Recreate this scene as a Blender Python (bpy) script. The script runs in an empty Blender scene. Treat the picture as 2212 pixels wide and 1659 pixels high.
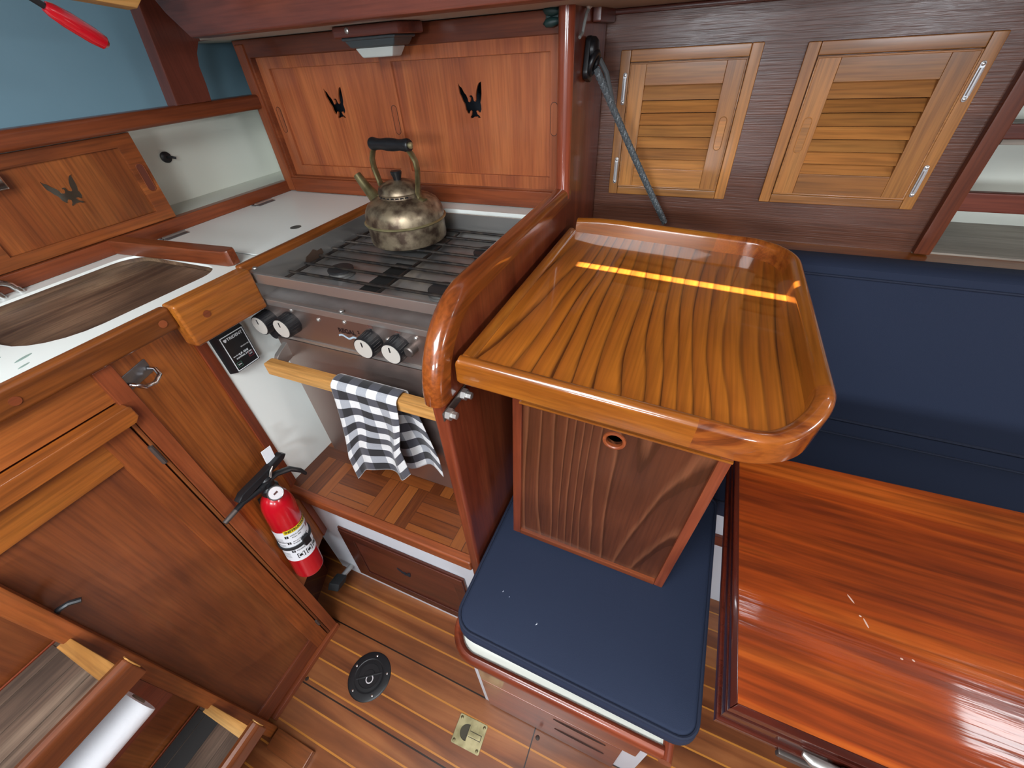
import bpy, bmesh, math, random
from mathutils import Vector, Matrix
random.seed(7)
S = bpy.context.scene
COL = S.collection
PI = math.pi
R = math.radians
# ------------------------------------------------------------------ materials
def new_mat(name):
    m = bpy.data.materials.new(name); m.use_nodes = True
    nt = m.node_tree
    return m, nt, nt.nodes['Principled BSDF']
def setp(b, **k):
    for n, v in k.items():
        b.inputs[n.replace('_', ' ')].default_value = v
def rgb(h):
    h = h.lstrip('#'); c = [int(h[i:i+2], 16)/255 for i in (0, 2, 4)]
    return tuple((x/12.92 if x <= .04045 else ((x+.055)/1.055)**2.4) for x in c) + (1,)
MATS = {}
def plain(name, col, rough=.5, metal=0, coat=0, bump=0, bscale=200, spot=None, sscale=8):
    if name in MATS: return MATS[name]
    m, nt, b = new_mat(name)
    c = rgb(col)
    setp(b, Base_Color=c, Roughness=rough, Metallic=metal, Coat_Weight=coat, Coat_Roughness=.08)
    tc = nt.nodes.new('ShaderNodeTexCoord')
    if spot:
        n = nt.nodes.new('ShaderNodeTexNoise'); n.inputs['Scale'].default_value = sscale; n.inputs['Detail'].default_value = 8
        nt.links.new(tc.outputs['Object'], n.inputs['Vector'])
        r = nt.nodes.new('ShaderNodeValToRGB')
        r.color_ramp.elements[0].position = .38; r.color_ramp.elements[0].color = rgb(spot)
        r.color_ramp.elements[1].position = .62; r.color_ramp.elements[1].color = c
        nt.links.new(n.outputs['Fac'], r.inputs['Fac']); nt.links.new(r.outputs['Color'], b.inputs['Base Color'])
    if bump:
        n = nt.nodes.new('ShaderNodeTexNoise'); n.inputs['Scale'].default_value = bscale; n.inputs['Detail'].default_value = 4
        nt.links.new(tc.outputs['Object'], n.inputs['Vector'])
        bp = nt.nodes.new('ShaderNodeBump'); bp.inputs['Strength'].default_value = bump; bp.inputs['Distance'].default_value = .002
        nt.links.new(n.outputs['Fac'], bp.inputs['Height']); nt.links.new(bp.outputs['Normal'], b.inputs['Normal'])
    MATS[name] = m
    return m
def wood(kind, axis='x'):
    key = kind + '_' + axis
    if key in MATS: return MATS[key]
    P = WOODS[kind]
    m, nt, b = new_mat(key)
    N = nt.nodes.new; L = nt.links.new
    tc = N('ShaderNodeTexCoord'); oi = N('ShaderNodeObjectInfo')
    off = N('ShaderNodeVectorMath'); off.operation = 'SCALE'; off.inputs[0].default_value = (13, 7, 9)
    L(oi.outputs['Random'], off.inputs['Scale'])
    add = N('ShaderNodeVectorMath'); add.operation = 'ADD'
    L(tc.outputs['Object'], add.inputs[0]); L(off.outputs[0], add.inputs[1])
    i = 'xyz'.index(axis)
    def mp(par, perp):
        k = N('ShaderNodeMapping'); s = [perp]*3; s[i] = par
        k.inputs['Scale'].default_value = s; L(add.outputs[0], k.inputs['Vector']); return k
    m1 = mp(P.get('par', 1.3), P.get('perp', 14))
    n1 = N('ShaderNodeTexNoise'); n1.inputs['Scale'].default_value = 1; n1.inputs['Detail'].default_value = 5
    n1.inputs['Roughness'].default_value = .62; n1.inputs['Distortion'].default_value = P.get('dist', .7)
    L(m1.outputs[0], n1.inputs['Vector'])
    src = n1.outputs['Fac']
    if P.get('rings'):
        # growth rings: fold the slow noise into repeating bands
        ml = N('ShaderNodeMath'); ml.operation = 'MULTIPLY'; ml.inputs[1].default_value = P['rings']; L(src, ml.inputs[0])
        fr = N('ShaderNodeMath'); fr.operation = 'PINGPONG'; fr.inputs[1].default_value = 1; L(ml.outputs[0], fr.inputs[0])
        mx = N('ShaderNodeMath'); mx.operation = 'MULTIPLY_ADD'; mx.inputs[1].default_value = .45
        L(fr.outputs[0], mx.inputs[0])
        m3 = N('ShaderNodeMath'); m3.operation = 'MULTIPLY'; m3.inputs[1].default_value = .62; L(src, m3.inputs[0])
        L(m3.outputs[0], mx.inputs[2]); src = mx.outputs[0]
    if P.get('wave'):
        # flat-sawn teak: fine dark lines wandering along the grain
        m5 = mp(P.get('wpar', .22), P.get('wperp', 1.0))
        wv = N('ShaderNodeTexWave'); wv.wave_profile = 'SAW'; wv.bands_direction = 'X' if i != 0 else 'Y'
        wv.inputs['Scale'].default_value = P.get('wscale', 12); wv.inputs['Distortion'].default_value = P.get('wdist', 34)
        wv.inputs['Detail'].default_value = 3; wv.inputs['Detail Scale'].default_value = .26; wv.inputs['Detail Roughness'].default_value = .42
        L(m5.outputs[0], wv.inputs['Vector'])
        ms = N('ShaderNodeMath'); ms.operation = 'MULTIPLY_ADD'; ms.inputs[1].default_value = -.55; L(n1.outputs['Fac'], ms.inputs[0]); ms.inputs[2].default_value = .26
        ma = N('ShaderNodeMath'); ma.operation = 'ADD'; ma.use_clamp = True; L(wv.outputs['Fac'], ma.inputs[0]); L(ms.outputs[0], ma.inputs[1]); src = ma.outputs[0]
    r = N('ShaderNodeValToRGB'); e = r.color_ramp.elements
    lo, hi = P.get('range', (.3, .7))
    e[0].position = lo; e[0].color = rgb(P['dark']); e[1].position = hi; e[1].color = rgb(P['light'])
    mid = e.new((lo+hi)/2); mid.color = rgb(P['mid'])
    if P.get('wave') == 1:
        e[0].position = .0; e[0].color = rgb('#84491a'); mid.position = .12; e[-1].position = .78; k_ = e.new(.89); k_.color = rgb('#8a4f19'); k_ = e.new(.96); k_.color = rgb('#552a0d')
    elif P.get('wave') == 2:
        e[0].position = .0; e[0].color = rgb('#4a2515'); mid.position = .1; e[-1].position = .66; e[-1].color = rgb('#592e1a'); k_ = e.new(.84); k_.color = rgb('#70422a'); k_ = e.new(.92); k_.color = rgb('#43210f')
    L(src, r.inputs['Fac'])
    m2 = mp(P.get('fpar', 9), P.get('fperp', 230))
    n2 = N('ShaderNodeTexNoise'); n2.inputs['Scale'].default_value = 1; n2.inputs['Detail'].default_value = 3
    L(m2.outputs[0], n2.inputs['Vector'])
    r2 = N('ShaderNodeMapRange'); r2.inputs['From Min'].default_value = .32; r2.inputs['From Max'].default_value = .6
    r2.inputs['To Min'].default_value = 1-P.get('pore', .35); r2.inputs['To Max'].default_value = 1.06
    L(n2.outputs['Fac'], r2.inputs['Value'])
    # piece to piece variation, blotches of wear
    hs = N('ShaderNodeHueSaturation')
    rv = N('ShaderNodeMapRange'); rv.inputs['To Min'].default_value = 1-P.get('vary', .16); rv.inputs['To Max'].default_value = 1+P.get('vary', .16)
    L(oi.outputs['Random'], rv.inputs['Value'])
    n3 = N('ShaderNodeTexNoise'); n3.inputs['Scale'].default_value = P.get('bl', 4); n3.inputs['Detail'].default_value = 4
    L(add.outputs[0], n3.inputs['Vector'])
    r3 = N('ShaderNodeMapRange'); r3.inputs['From Min'].default_value = .3; r3.inputs['From Max'].default_value = .7
    r3.inputs['To Min'].default_value = 1-P.get('blotch', .14); r3.inputs['To Max'].default_value = 1+P.get('blotch', .14)
    L(n3.outputs['Fac'], r3.inputs['Value'])
    mm = N('ShaderNodeMath'); mm.operation = 'MULTIPLY'; L(r2.outputs[0], mm.inputs[0]); L(rv.outputs[0], mm.inputs[1])
    m4 = N('ShaderNodeMath'); m4.operation = 'MULTIPLY'; L(mm.outputs[0], m4.inputs[0]); L(r3.outputs[0], m4.inputs[1])
    L(r.outputs['Color'], hs.inputs['Color']); L(m4.outputs[0], hs.inputs['Value'])
    L(hs.outputs['Color'], b.inputs['Base Color'])
    setp(b, Roughness=P.get('rough', .4), Coat_Weight=P.get('coat', .5), Coat_Roughness=P.get('crough', .1), Specular_IOR_Level=P.get('spec', .4))
    if P.get('bump', .1):
        bp = N('ShaderNodeBump'); bp.inputs['Strength'].default_value = P.get('bump', .1); bp.inputs['Distance'].default_value = .0015
        L(n2.outputs['Fac'], bp.inputs['Height']); L(bp.outputs['Normal'], b.inputs['Normal'])
        if P.get('cbump'): L(bp.outputs['Normal'], b.inputs['Coat Normal'])
    MATS[key] = m
    return m
WOODS = {
 'mahogany': dict(dark='#5c2814', mid='#77391c', light='#8e4a27', perp=10, par=1.2, pore=.22, rough=.42, coat=.35, crough=.16),
 'sapele':   dict(dark='#84432a', mid='#a05732', light='#b3683c', perp=16, par=1.5, pore=.18, rough=.36, coat=.4, crough=.18, vary=.06),
 'postwood': dict(dark='#833c26', mid='#9f4e32', light='#b5603f', perp=14, par=1.2, pore=.15, rough=.35, coat=.7, crough=.1),
 'redwood':  dict(dark='#592414', mid='#77341e', light='#8f4729', perp=9, par=1.0, pore=.2, rough=.38, coat=.6, crough=.12),
 'doorwood': dict(dark='#532713', mid='#6e3819', light='#864d25', perp=9, par=1.0, pore=.22, rough=.42, coat=.4, crough=.18, blotch=.22, bl=4),
 'worn':     dict(dark='#5e2c12', mid='#83431c', light='#a05c2a', perp=11, par=1.2, pore=.3, rough=.46, coat=.3, crough=.2, blotch=.28, bl=5),
 'honey':    dict(dark='#5f300f', mid='#87491a', light='#a2601f', perp=14, par=1.4, pore=.3, rough=.38, coat=.4, crough=.14, blotch=.2),
 'darkpanel':dict(dark='#3f1b11', mid='#562719', light='#6b3523', perp=10, par=1.0, pore=.25, rough=.45, coat=.3, crough=.2),
 'facetwood':dict(dark='#66300f', mid='#94501f', light='#b0662b', perp=11, par=1.1, pore=.3, rough=.44, coat=.35, crough=.2, blotch=.3, bl=5),
 'capwood':  dict(dark='#5a270e', mid='#7d3d15', light='#964f1c', perp=14, par=1.4, pore=.35, rough=.3, coat=.9, crough=.06, blotch=.25),
 'teaktray': dict(dark='#6b3510', mid='#98521a', light='#b0651f', wave=1, pore=.22, rough=.3, coat=1, crough=.03, bump=.0, vary=.02, blotch=.12, bl=5, fperp=240, fpar=5),
 'teakrail': dict(dark='#74390f', mid='#97561a', light='#ad6c26', perp=12, par=1.1, rings=4, range=(.15, .75), pore=.2, rough=.28, coat=1, crough=.05, bump=0, vary=.05),
 'teakdark': dict(dark='#35160a', mid='#7c3b15', light='#9a531e', perp=14, par=5, dist=1.6, rings=5, range=(.12, .6), pore=.2, rough=.28, coat=1, crough=.05, bump=0, vary=.05),
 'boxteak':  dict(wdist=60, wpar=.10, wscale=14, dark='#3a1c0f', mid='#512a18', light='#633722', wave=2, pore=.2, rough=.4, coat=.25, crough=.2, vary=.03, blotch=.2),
 'golden':   dict(dark='#824c1f', mid='#a66a31', light='#bd8341', perp=20, par=1.5, rings=3, range=(.15, .8), pore=.3, rough=.42, coat=.3, crough=.2, vary=.22),
 'bulkhead': dict(dark='#40261b', mid='#5f3828', light='#764832', perp=22, par=1.0, rings=3, range=(.15, .85), pore=.3, rough=.4, coat=.38, crough=.22, bump=.4, cbump=True, vary=.02, fpar=9, fperp=330),
 'table':    dict(spec=.2, dark='#5e2008', mid='#8a370b', light='#ab5418', perp=15, par=.8, pore=.42, rough=.5, coat=.75, crough=.07, bump=.16, cbump=True, vary=.02, blotch=.3, bl=3.5, fpar=7, fperp=130, dist=1.0),
 'tableedge':dict(dark='#2c0d08', mid='#42160d', light='#561f12', perp=10, par=1.2, pore=.2, rough=.25, coat=1, crough=.06, bump=0),
 'grey':     dict(dark='#33261e', mid='#554337', light='#766353', perp=18, par=1.6, pore=.35, rough=.6, coat=.05, blotch=.35, bl=9),
 'board':    dict(dark='#3f2a20', mid='#6f5440', light='#a3876a', perp=13, par=2.4, pore=.3, rough=.6, coat=.0, blotch=.45, bl=6),
 'baretim':  dict(dark='#9a6830', mid='#b58042', light='#c89a5c', perp=20, par=2, pore=.3, rough=.6, coat=.0, blotch=.2),
 'shelf':    dict(dark='#6e655b', mid='#857b70', light='#9a9084', perp=14, par=1.2, pore=.2, rough=.55, coat=.1),
 'deckbeam': dict(dark='#482119', mid='#602e22', light='#743b2b', perp=10, par=1.1, pore=.2, rough=.4, coat=.4, crough=.2),
}
WHITE = plain('white_laminate', '#edf1ec', .35, bump=.03, bscale=60)
HEADLINER = plain('overhead_paint', '#958f86', .7)
WPAINT = plain('white_paint', '#d5d9e0', .5, bump=.06, bscale=40)
CREAM = plain('cream_paint', '#dcdfd3', .5)
BLUE = plain('blue_hull_paint', '#7596a5', .45, bump=.08, bscale=14)
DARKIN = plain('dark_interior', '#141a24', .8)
NAVY = plain('navy_fabric', '#18243c', .85, bump=.25, bscale=900)
STEEL = plain('brushed_steel', '#c9c7c3', .36, .9, bump=.05, bscale=300)
STEELD = plain('stained_steel', '#c2c2c2', .42, .8, spot='#a3a1a0', sscale=12)
STEELP = plain('panel_steel', '#b3a39c', .36, .95)
CHROME = plain('chrome', '#d8d8d8', .12, 1)
IRON = plain('blackened_iron', '#2b2a2b', .5, .6, spot='#4b423c', sscale=60)
BLACK = plain('black_plastic', '#17181b', .38)
RUBBER = plain('black_rubber', '#202224', .7)
RED = plain('red_enamel', '#b30a1c', .25, coat=.6)
PAPER = plain('white_paper', '#e4e6ea', .9, bump=.3, bscale=120)
BRASS = plain('aged_brass', '#b8ad84', .4, .7, spot='#8d8560', sscale=30)
KETTLE = plain('tarnished_brass', '#a09077', .40, .72, spot='#57463a', sscale=42)
HANDLEB = plain('tarnished_strap', '#8f8560', .4, .8, spot='#6d6444', sscale=40)
PEWTER = plain('grey_metal', '#5d666a', .45, .7)
LENS = plain('frosted_lens', '#b9beb9', .25)
YELLOW = plain('yellow_print', '#d8c21e', .5)
PRINT = plain('black_print', '#17181a', .6)
WPRINT = plain('white_print', '#d9dde0', .5)
GPRINT = plain('green_print', '#3f6a58', .5)
RPRINT = plain('red_print', '#84313c', .5)
BPRINT = plain('pale_blue_print', '#9fb0bd', .5)
DKRED = plain('dark_red_print', '#451512', .5)
# ------------------------------------------------------------------ mesh helpers
def NB(): return bmesh.new()
def box(bm, x0, x1, y0, y1, z0, z1, bev=0., seg=2, M=None):
    v = [bm.verts.new(p) for p in ((x0,y0,z0),(x1,y0,z0),(x1,y1,z0),(x0,y1,z0),(x0,y0,z1),(x1,y0,z1),(x1,y1,z1),(x0,y1,z1))]
    fs = [bm.faces.new([v[i] for i in q]) for q in ((0,3,2,1),(4,5,6,7),(0,1,5,4),(1,2,6,5),(2,3,7,6),(3,0,4,7))]
    if bev:
        es = list({e for f in fs for e in f.edges})
        r = bmesh.ops.bevel(bm, geom=es, offset=bev, segments=seg, profile=.5, affect='EDGES')
        v = list({w for f in r['faces'] for w in f.verts} | {w for w in v if w.is_valid})
    if M: bmesh.ops.transform(bm, matrix=M, verts=v)
    return bm
def prism(bm, pts, d, bev=0., seg=2):
    """closed polygon of 3-D points swept by the vector d"""
    d = Vector(d)
    a = [bm.verts.new(p) for p in pts]; b = [bm.verts.new(Vector(p)+d) for p in pts]
    n = len(pts); fs = [bm.faces.new(a[::-1]), bm.faces.new(b)]
    for i in range(n): fs.append(bm.faces.new((a[i], a[(i+1) % n], b[(i+1) % n], b[i])))
    bmesh.ops.recalc_face_normals(bm, faces=fs)
    if bev:
        es = [e for e in fs[0].edges] + [e for e in fs[1].edges]
        bmesh.ops.bevel(bm, geom=es, offset=bev, segments=seg, profile=.5, affect='EDGES')
    return bm
def frames(pts, closed=False):
    P = [Vector(p) for p in pts]; n = len(P); T = []
    for i in range(n):
        a = P[(i-1) % n] if (closed or i > 0) else P[i]; b = P[(i+1) % n] if (closed or i < n-1) else P[i]
        T.append((b-a).normalized())
    return P, T
def tube(bm, pts, r, seg=10, caps=True, sx=1., sy=1., up=None):
    P, T = frames(pts); n = len(P)
    rs = r if isinstance(r, (list, tuple)) else [r]*n
    u = Vector(up) if up else (Vector((0,0,1)) if abs(T[0].z) < .9 else Vector((1,0,0)))
    rings = []
    for i in range(n):
        u = (u - T[i]*u.dot(T[i])).normalized(); w = T[i].cross(u)
        rings.append([bm.verts.new(P[i] + (u*math.cos(a)*sx + w*math.sin(a)*sy)*rs[i]) for a in [2*PI*k/seg for k in range(seg)]])
    fs = []
    for i in range(n-1):
        for k in range(seg):
            fs.append(bm.faces.new((rings[i][k], rings[i][(k+1) % seg], rings[i+1][(k+1) % seg], rings[i+1][k])))
    if caps:
        fs.append(bm.faces.new(rings[0][::-1])); fs.append(bm.faces.new(rings[-1]))
    return bm
def lathe(bm, prof, M=None, seg=32):
    """profile of (radius, height) about the local z axis"""
    M = M or Matrix.Identity(4); rings = []
    for r, h in prof:
        if r < 1e-6: rings.append([bm.verts.new(M @ Vector((0,0,h)))])
        else: rings.append([bm.verts.new(M @ Vector((r*math.cos(a), r*math.sin(a), h))) for a in [2*PI*k/seg for k in range(seg)]])
    for A, B in zip(rings, rings[1:]):
        for k in range(seg):
            if len(A) == 1 and len(B) == 1: break
            if len(A) == 1: bm.faces.new((A[0], B[k], B[(k+1) % seg]))
            elif len(B) == 1: bm.faces.new((A[k], A[(k+1) % seg], B[0]))
            else: bm.faces.new((A[k], A[(k+1) % seg], B[(k+1) % seg], B[k]))
    bmesh.ops.recalc_face_normals(bm, faces=bm.faces[:])
    return bm
def basis(o, x, y, z):
    return Matrix(((x[0],y[0],z[0],o[0]),(x[1],y[1],z[1],o[1]),(x[2],y[2],z[2],o[2]),(0,0,0,1)))
def axis_m(o, d):
    q = Vector((0,0,1)).rotation_difference(Vector(d).normalized()); return Matrix.Translation(o) @ q.to_matrix().to_4x4()
def from_curve(bm, ob, M):
    me = bpy.data.meshes.new_from_object(ob); me.transform(M); bm.from_mesh(me)
    d = ob.data; bpy.data.objects.remove(ob); bpy.data.meshes.remove(me); bpy.data.curves.remove(d)
    return bm
def plate(bm, outer, holes, depth, M, bev=0.):
    """flat shape with holes, thickness depth, centred on the local xy plane"""
    c = bpy.data.curves.new('c', 'CURVE'); c.dimensions = '2D'; c.fill_mode = 'BOTH'
    c.extrude = depth/2 - bev; c.bevel_depth = bev; c.bevel_resolution = 1
    if bev: c.offset = -bev
    for loop in [outer] + list(holes):
        s = c.splines.new('POLY'); s.points.add(len(loop)-1); s.use_cyclic_u = True
        for p, q in zip(s.points, loop): p.co = (q[0], q[1], 0, 1)
    return from_curve(bm, bpy.data.objects.new('c', c), M)
def words(bm, s, size, M, depth=.0004, ax='CENTER', bold=0.):
    c = bpy.data.curves.new('t', 'FONT'); c.body = s; c.size = size; c.extrude = depth/2; c.align_x = ax; c.align_y = 'CENTER'
    c.offset = bold; c.resolution_u = 3
    return from_curve(bm, bpy.data.objects.new('t', c), M)
def rrect(x0, x1, y0, y1, r, n=6):
    rr = r if isinstance(r, (list, tuple)) else [r]*4   # corners: x0y0, x1y0, x1y1, x0y1
    out = []
    for (cx, cy, a0), q in zip(((x0,y0,PI),(x1,y0,1.5*PI),(x1,y1,0),(x0,y1,.5*PI)), rr):
        sx = 1 if cx == x0 else -1; sy = 1 if cy == y0 else -1
        for k in range(n+1):
            a = a0 + .5*PI*k/n; out.append((cx+sx*q+q*math.cos(a), cy+sy*q+q*math.sin(a)))
    return out
def capsule(x, y, w, h, n=8):
    r = w/2
    return [(x+r*math.cos(a), y+h/2-r+r*math.sin(a)) for a in [PI*k/n for k in range(n+1)]] + \
           [(x+r*math.cos(a), y-h/2+r+r*math.sin(a)) for a in [PI+PI*k/n for k in range(n+1)]]
XZ = lambda y: basis((0,y,0), (1,0,0), (0,0,1), (0,-1,0))       # local (a,b) -> world (x=a, z=b) facing -y
YZ = lambda x: basis((x,0,0), (0,1,0), (0,0,1), (1,0,0))        # local (a,b) -> world (y=a, z=b) facing +x
XY = lambda z: Matrix.Translation((0,0,z))
OFF = {}
def root_off(o):
    while o.parent: o = o.parent
    return OFF.get(o.name, Vector((0,0,0)))
def obj(name, bm, mat, parent=None, label=None, ang=38):
    me = bpy.data.meshes.new(name)
    if parent is not None: bmesh.ops.translate(bm, vec=-root_off(parent), verts=bm.verts[:])
    bm.to_mesh(me); bm.free()
    me.materials.append(mat)
    me.shade_smooth(); me.set_sharp_from_angle(angle=R(ang))
    o = bpy.data.objects.new(name, me); COL.objects.link(o)
    if len(me.polygons) < 4000:
        w = o.modifiers.new('normals', 'WEIGHTED_NORMAL'); w.keep_sharp = True; w.weight = 80
    if parent is not None: o.parent = parent
    if label: o['label'] = label
    return o
def tag(o, label, cat, group=None, kind=None):
    if label: o['label'] = label
    if cat: o['category'] = cat
    if group: o['group'] = group
    if kind: o['kind'] = kind
    return o
def thing(name, label, cat, loc, group=None, local=False, rot=(0,0,0)):
    o = bpy.data.objects.new(name, None); COL.objects.link(o)
    o.location = loc; o.rotation_euler = rot; o.empty_display_size = .05
    OFF[o.name] = Vector((0,0,0)) if local else Vector(loc)
    return tag(o, label, cat, group)
def solo(name, bm, mat, label, cat, loc, group=None):
    """a thing that is one mesh, its origin at loc"""
    bmesh.ops.translate(bm, vec=-Vector(loc), verts=bm.verts[:])
    o = obj(name, bm, mat); o.location = loc; OFF[o.name] = Vector(loc)
    return tag(o, label, cat, group)
def struct(name, bm, mat):
    o = obj(name, bm, mat); o['kind'] = 'structure'; return o
def dup(src, delta, label=None, group=None):
    """a copy of a thing together with its parts and their sub-parts"""
    r = src.copy(); COL.objects.link(r); r.location = src.location + Vector(delta)
    OFF[r.name] = r.location.copy()
    if label: r['label'] = label
    if group: r['group'] = group
    for ch in list(src.children):
        c = ch.copy(); COL.objects.link(c); c.parent = r
        for g in ch.children:
            d = g.copy(); COL.objects.link(d); d.parent = c
    return r
def B(*a, **k): return box(NB(), *a, **k)
def screw_bm(o, d, r=.004, h=.002):
    return lathe(NB(), [(r,0),(r*.9,h*.6),(r*.5,h),(0,h*1.1)], axis_m(o, d), 14)
EAGLE = [(335,400),(385,490),(440,530),(500,660),(560,730),(600,830),(605,900),(640,925),(680,880),(690,800),(645,762),(700,735),(745,750),(770,800),(780,880),(820,910),(850,860),(855,740),(890,600),(930,500),(975,425),(1055,385),(1050,520),(1040,700),(1020,830),(985,935),(1000,1020),(1000,1120),(960,1210),(920,1200),(870,1150),(830,1165),(860,1260),(910,1290),(955,1355),(880,1365),(840,1315),(800,1335),(770,1320),(720,1350),(640,1375),(625,1335),(670,1270),(690,1180),(660,1145),(620,1200),(600,1245),(550,1225),(500,1120),(490,1020),(480,970),(430,880),(395,770),(355,690),(340,550)]
def eagle(cx, cy, w, h): return [(cx+(a-695)/720*w, cy-(b-880)/990*h) for a, b in EAGLE]
#CAMERA
# ------------------------------------------------------------------ camera
cam = bpy.data.cameras.new('camera'); co = bpy.data.objects.new('camera', cam); COL.objects.link(co)
cam.sensor_fit = 'HORIZONTAL'; cam.sensor_width = 36; cam.lens = 36*872/2212
cam.clip_start = .02; cam.clip_end = 50
cX, cY, cZ = (.9197,.2120,-.3304), (.3887,-.6101,.6904), (-.0553,-.7634,-.6435)
right = Vector((cX[0], cY[0], cZ[0])); down = Vector((cX[1], cY[1], cZ[1])); fwd = Vector((cX[2], cY[2], cZ[2]))
co.matrix_world = basis((0,0,1.35), right.normalized(), (-down).normalized(), (-fwd).normalized())
S.camera = co
# ------------------------------------------------------------------ light, view
W = bpy.data.worlds.new('world'); S.world = W; W.use_nodes = True
W.node_tree.nodes['Background'].inputs[0].default_value = (.75, .85, 1, 1)
W.node_tree.nodes['Background'].inputs[1].default_value = .25
S.view_settings.view_transform = 'Standard'; S.view_settings.look = 'None'
S.view_settings.gamma = 1; S.view_settings.use_curve_mapping = False
S.view_settings.exposure = 0.0
S.cycles.use_denoising = True
S.cycles.use_adaptive_sampling = True; S.cycles.adaptive_threshold = .02
S.cycles.max_bounces = 7; S.cycles.diffuse_bounces = 4; S.cycles.glossy_bounces = 4
S.cycles.sample_clamp_indirect = 6
def area(name, loc, to, sx, sy, watts, col=(1,1,1)):
    l = bpy.data.lights.new(name, 'AREA'); l.shape = 'RECTANGLE'; l.size = sx; l.size_y = sy; l.energy = watts; l.color = col
    o = bpy.data.objects.new(name, l); COL.objects.link(o); o.location = loc
    o.rotation_euler = (Vector(to)-Vector(loc)).to_track_quat('-Z', 'Y').to_euler(); return o
area('companionway_daylight', (-.22,-.40,1.655), (-.30,-.28,0), .60, .55, 20, (.93,.97,1))
area('main_hatch_daylight', (1.05,.685,1.655), (1.05,.60,0), .17, .10, 1.1, (.93,.97,1))
area('fore_fill_lamp', (2.0,.0,1.655), (1.9,.05,0), .5, .5, 34, (.93,.97,1))  # unseen fill lamp added forward to brighten the surfaces facing it
for k, px in enumerate((-.11,.95)):
    area('starboard_port_daylight', (px,-1.36,1.43), (px,0,1.3),   .50, .17, 15, (.86,.93,1))
area('port_side_daylight', (.385,.742,1.525), (.385,.3,1.2), .10, .07, .45, (.9,.95,1))
sun = bpy.data.lights.new('sun', 'SUN'); sun.energy = 30; sun.angle = R(.5); sun.color = (1,.93,.8)
so = bpy.data.objects.new('sun', sun); COL.objects.link(so); so.rotation_euler = Vector((0,.15,-1)).to_track_quat('-Z', 'Y').to_euler()
# ------------------------------------------------------------------ the cabin shell
def sole_mat():
    m, nt, b = new_mat('teak_and_holly_sole'); N = nt.nodes.new; L = nt.links.new
    tc = N('ShaderNodeTexCoord'); sep = N('ShaderNodeSeparateXYZ'); L(tc.outputs['Object'], sep.inputs[0])
    def M(op, a, v=None, v2=None):
        n = N('ShaderNodeMath'); n.operation = op; L(a, n.inputs[0]) if hasattr(a, 'is_linked') else setattr(n.inputs[0], 'default_value', a)
        for i, q in ((1, v), (2, v2)):
            if q is None: continue
            if hasattr(q, 'is_linked'): L(q, n.inputs[i])
            else: n.inputs[i].default_value = q
        return n.outputs[0]
    y = sep.outputs['Y']; x = sep.outputs['X']
    t = M('DIVIDE', M('ADD', y, 5-.008), .05); fr = M('FRACT', t); pl = M('FLOOR', t)
    strip = M('LESS_THAN', M('ABSOLUTE', M('SUBTRACT', M('FRACT', M('ADD', t, .5)), .5)), .04)
    seam = None
    for q in (.208, .045):
        s = M('LESS_THAN', M('ABSOLUTE', M('SUBTRACT', y, q)), .0018); seam = s if seam is None else M('MAXIMUM', seam, s)
    s = M('MULTIPLY', M('LESS_THAN', M('ABSOLUTE', M('SUBTRACT', x, -.1)), .0015), M('LESS_THAN', y, .208)); seam = M('MAXIMUM', seam, s)
    no208 = M('GREATER_THAN', M('ABSOLUTE', M('SUBTRACT', y, .208)), .008)
    strip = M('MULTIPLY', strip, no208)
    cmb = N('ShaderNodeCombineXYZ'); L(M('ADD', M('MULTIPLY', x, 1.6), M('MULTIPLY', pl, 3.7)), cmb.inputs[0]); L(M('MULTIPLY', y, 22), cmb.inputs[1]); L(pl, cmb.inputs[2])
    n = N('ShaderNodeTexNoise'); n.inputs['Scale'].default_value = 1; n.inputs['Detail'].default_value = 6; n.inputs['Distortion'].default_value = .8; L(cmb.outputs[0], n.inputs['Vector'])
    r = N('ShaderNodeValToRGB'); e = r.color_ramp.elements; e[0].position = .3; e[0].color = rgb('#5a2e17'); e[1].position = .72; e[1].color = rgb('#9c6238'); k = e.new(.5); k.color = rgb('#7c4624')
    L(n.outputs['Fac'], r.inputs['Fac'])
    n2 = N('ShaderNodeTexNoise'); n2.inputs['Scale'].default_value = 5; n2.inputs['Detail'].default_value = 4; L(tc.outputs['Object'], n2.inputs['Vector'])
    mr = N('ShaderNodeMapRange'); mr.inputs['From Min'].default_value = .3; mr.inputs['From Max'].default_value = .7; mr.inputs['To Min'].default_value = .75; mr.inputs['To Max'].default_value = 1.2; L(n2.outputs['Fac'], mr.inputs['Value'])
    hs = N('ShaderNodeHueSaturation'); L(r.outputs['Color'], hs.inputs['Color']); L(mr.outputs[0], hs.inputs['Value'])
    m1 = N('ShaderNodeMixRGB'); L(strip, m1.inputs['Fac']); L(hs.outputs['Color'], m1.inputs[1]); m1.inputs[2].default_value = rgb('#b8782f')
    m2 = N('ShaderNodeMixRGB'); L(seam, m2.inputs['Fac']); L(m1.outputs[0], m2.inputs[1]); m2.inputs[2].default_value = rgb('#1a0d07')
    L(m2.outputs[0], b.inputs['Base Color']); setp(b, Roughness=.36, Coat_Weight=.4, Coat_Roughness=.22)
    return m
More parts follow.
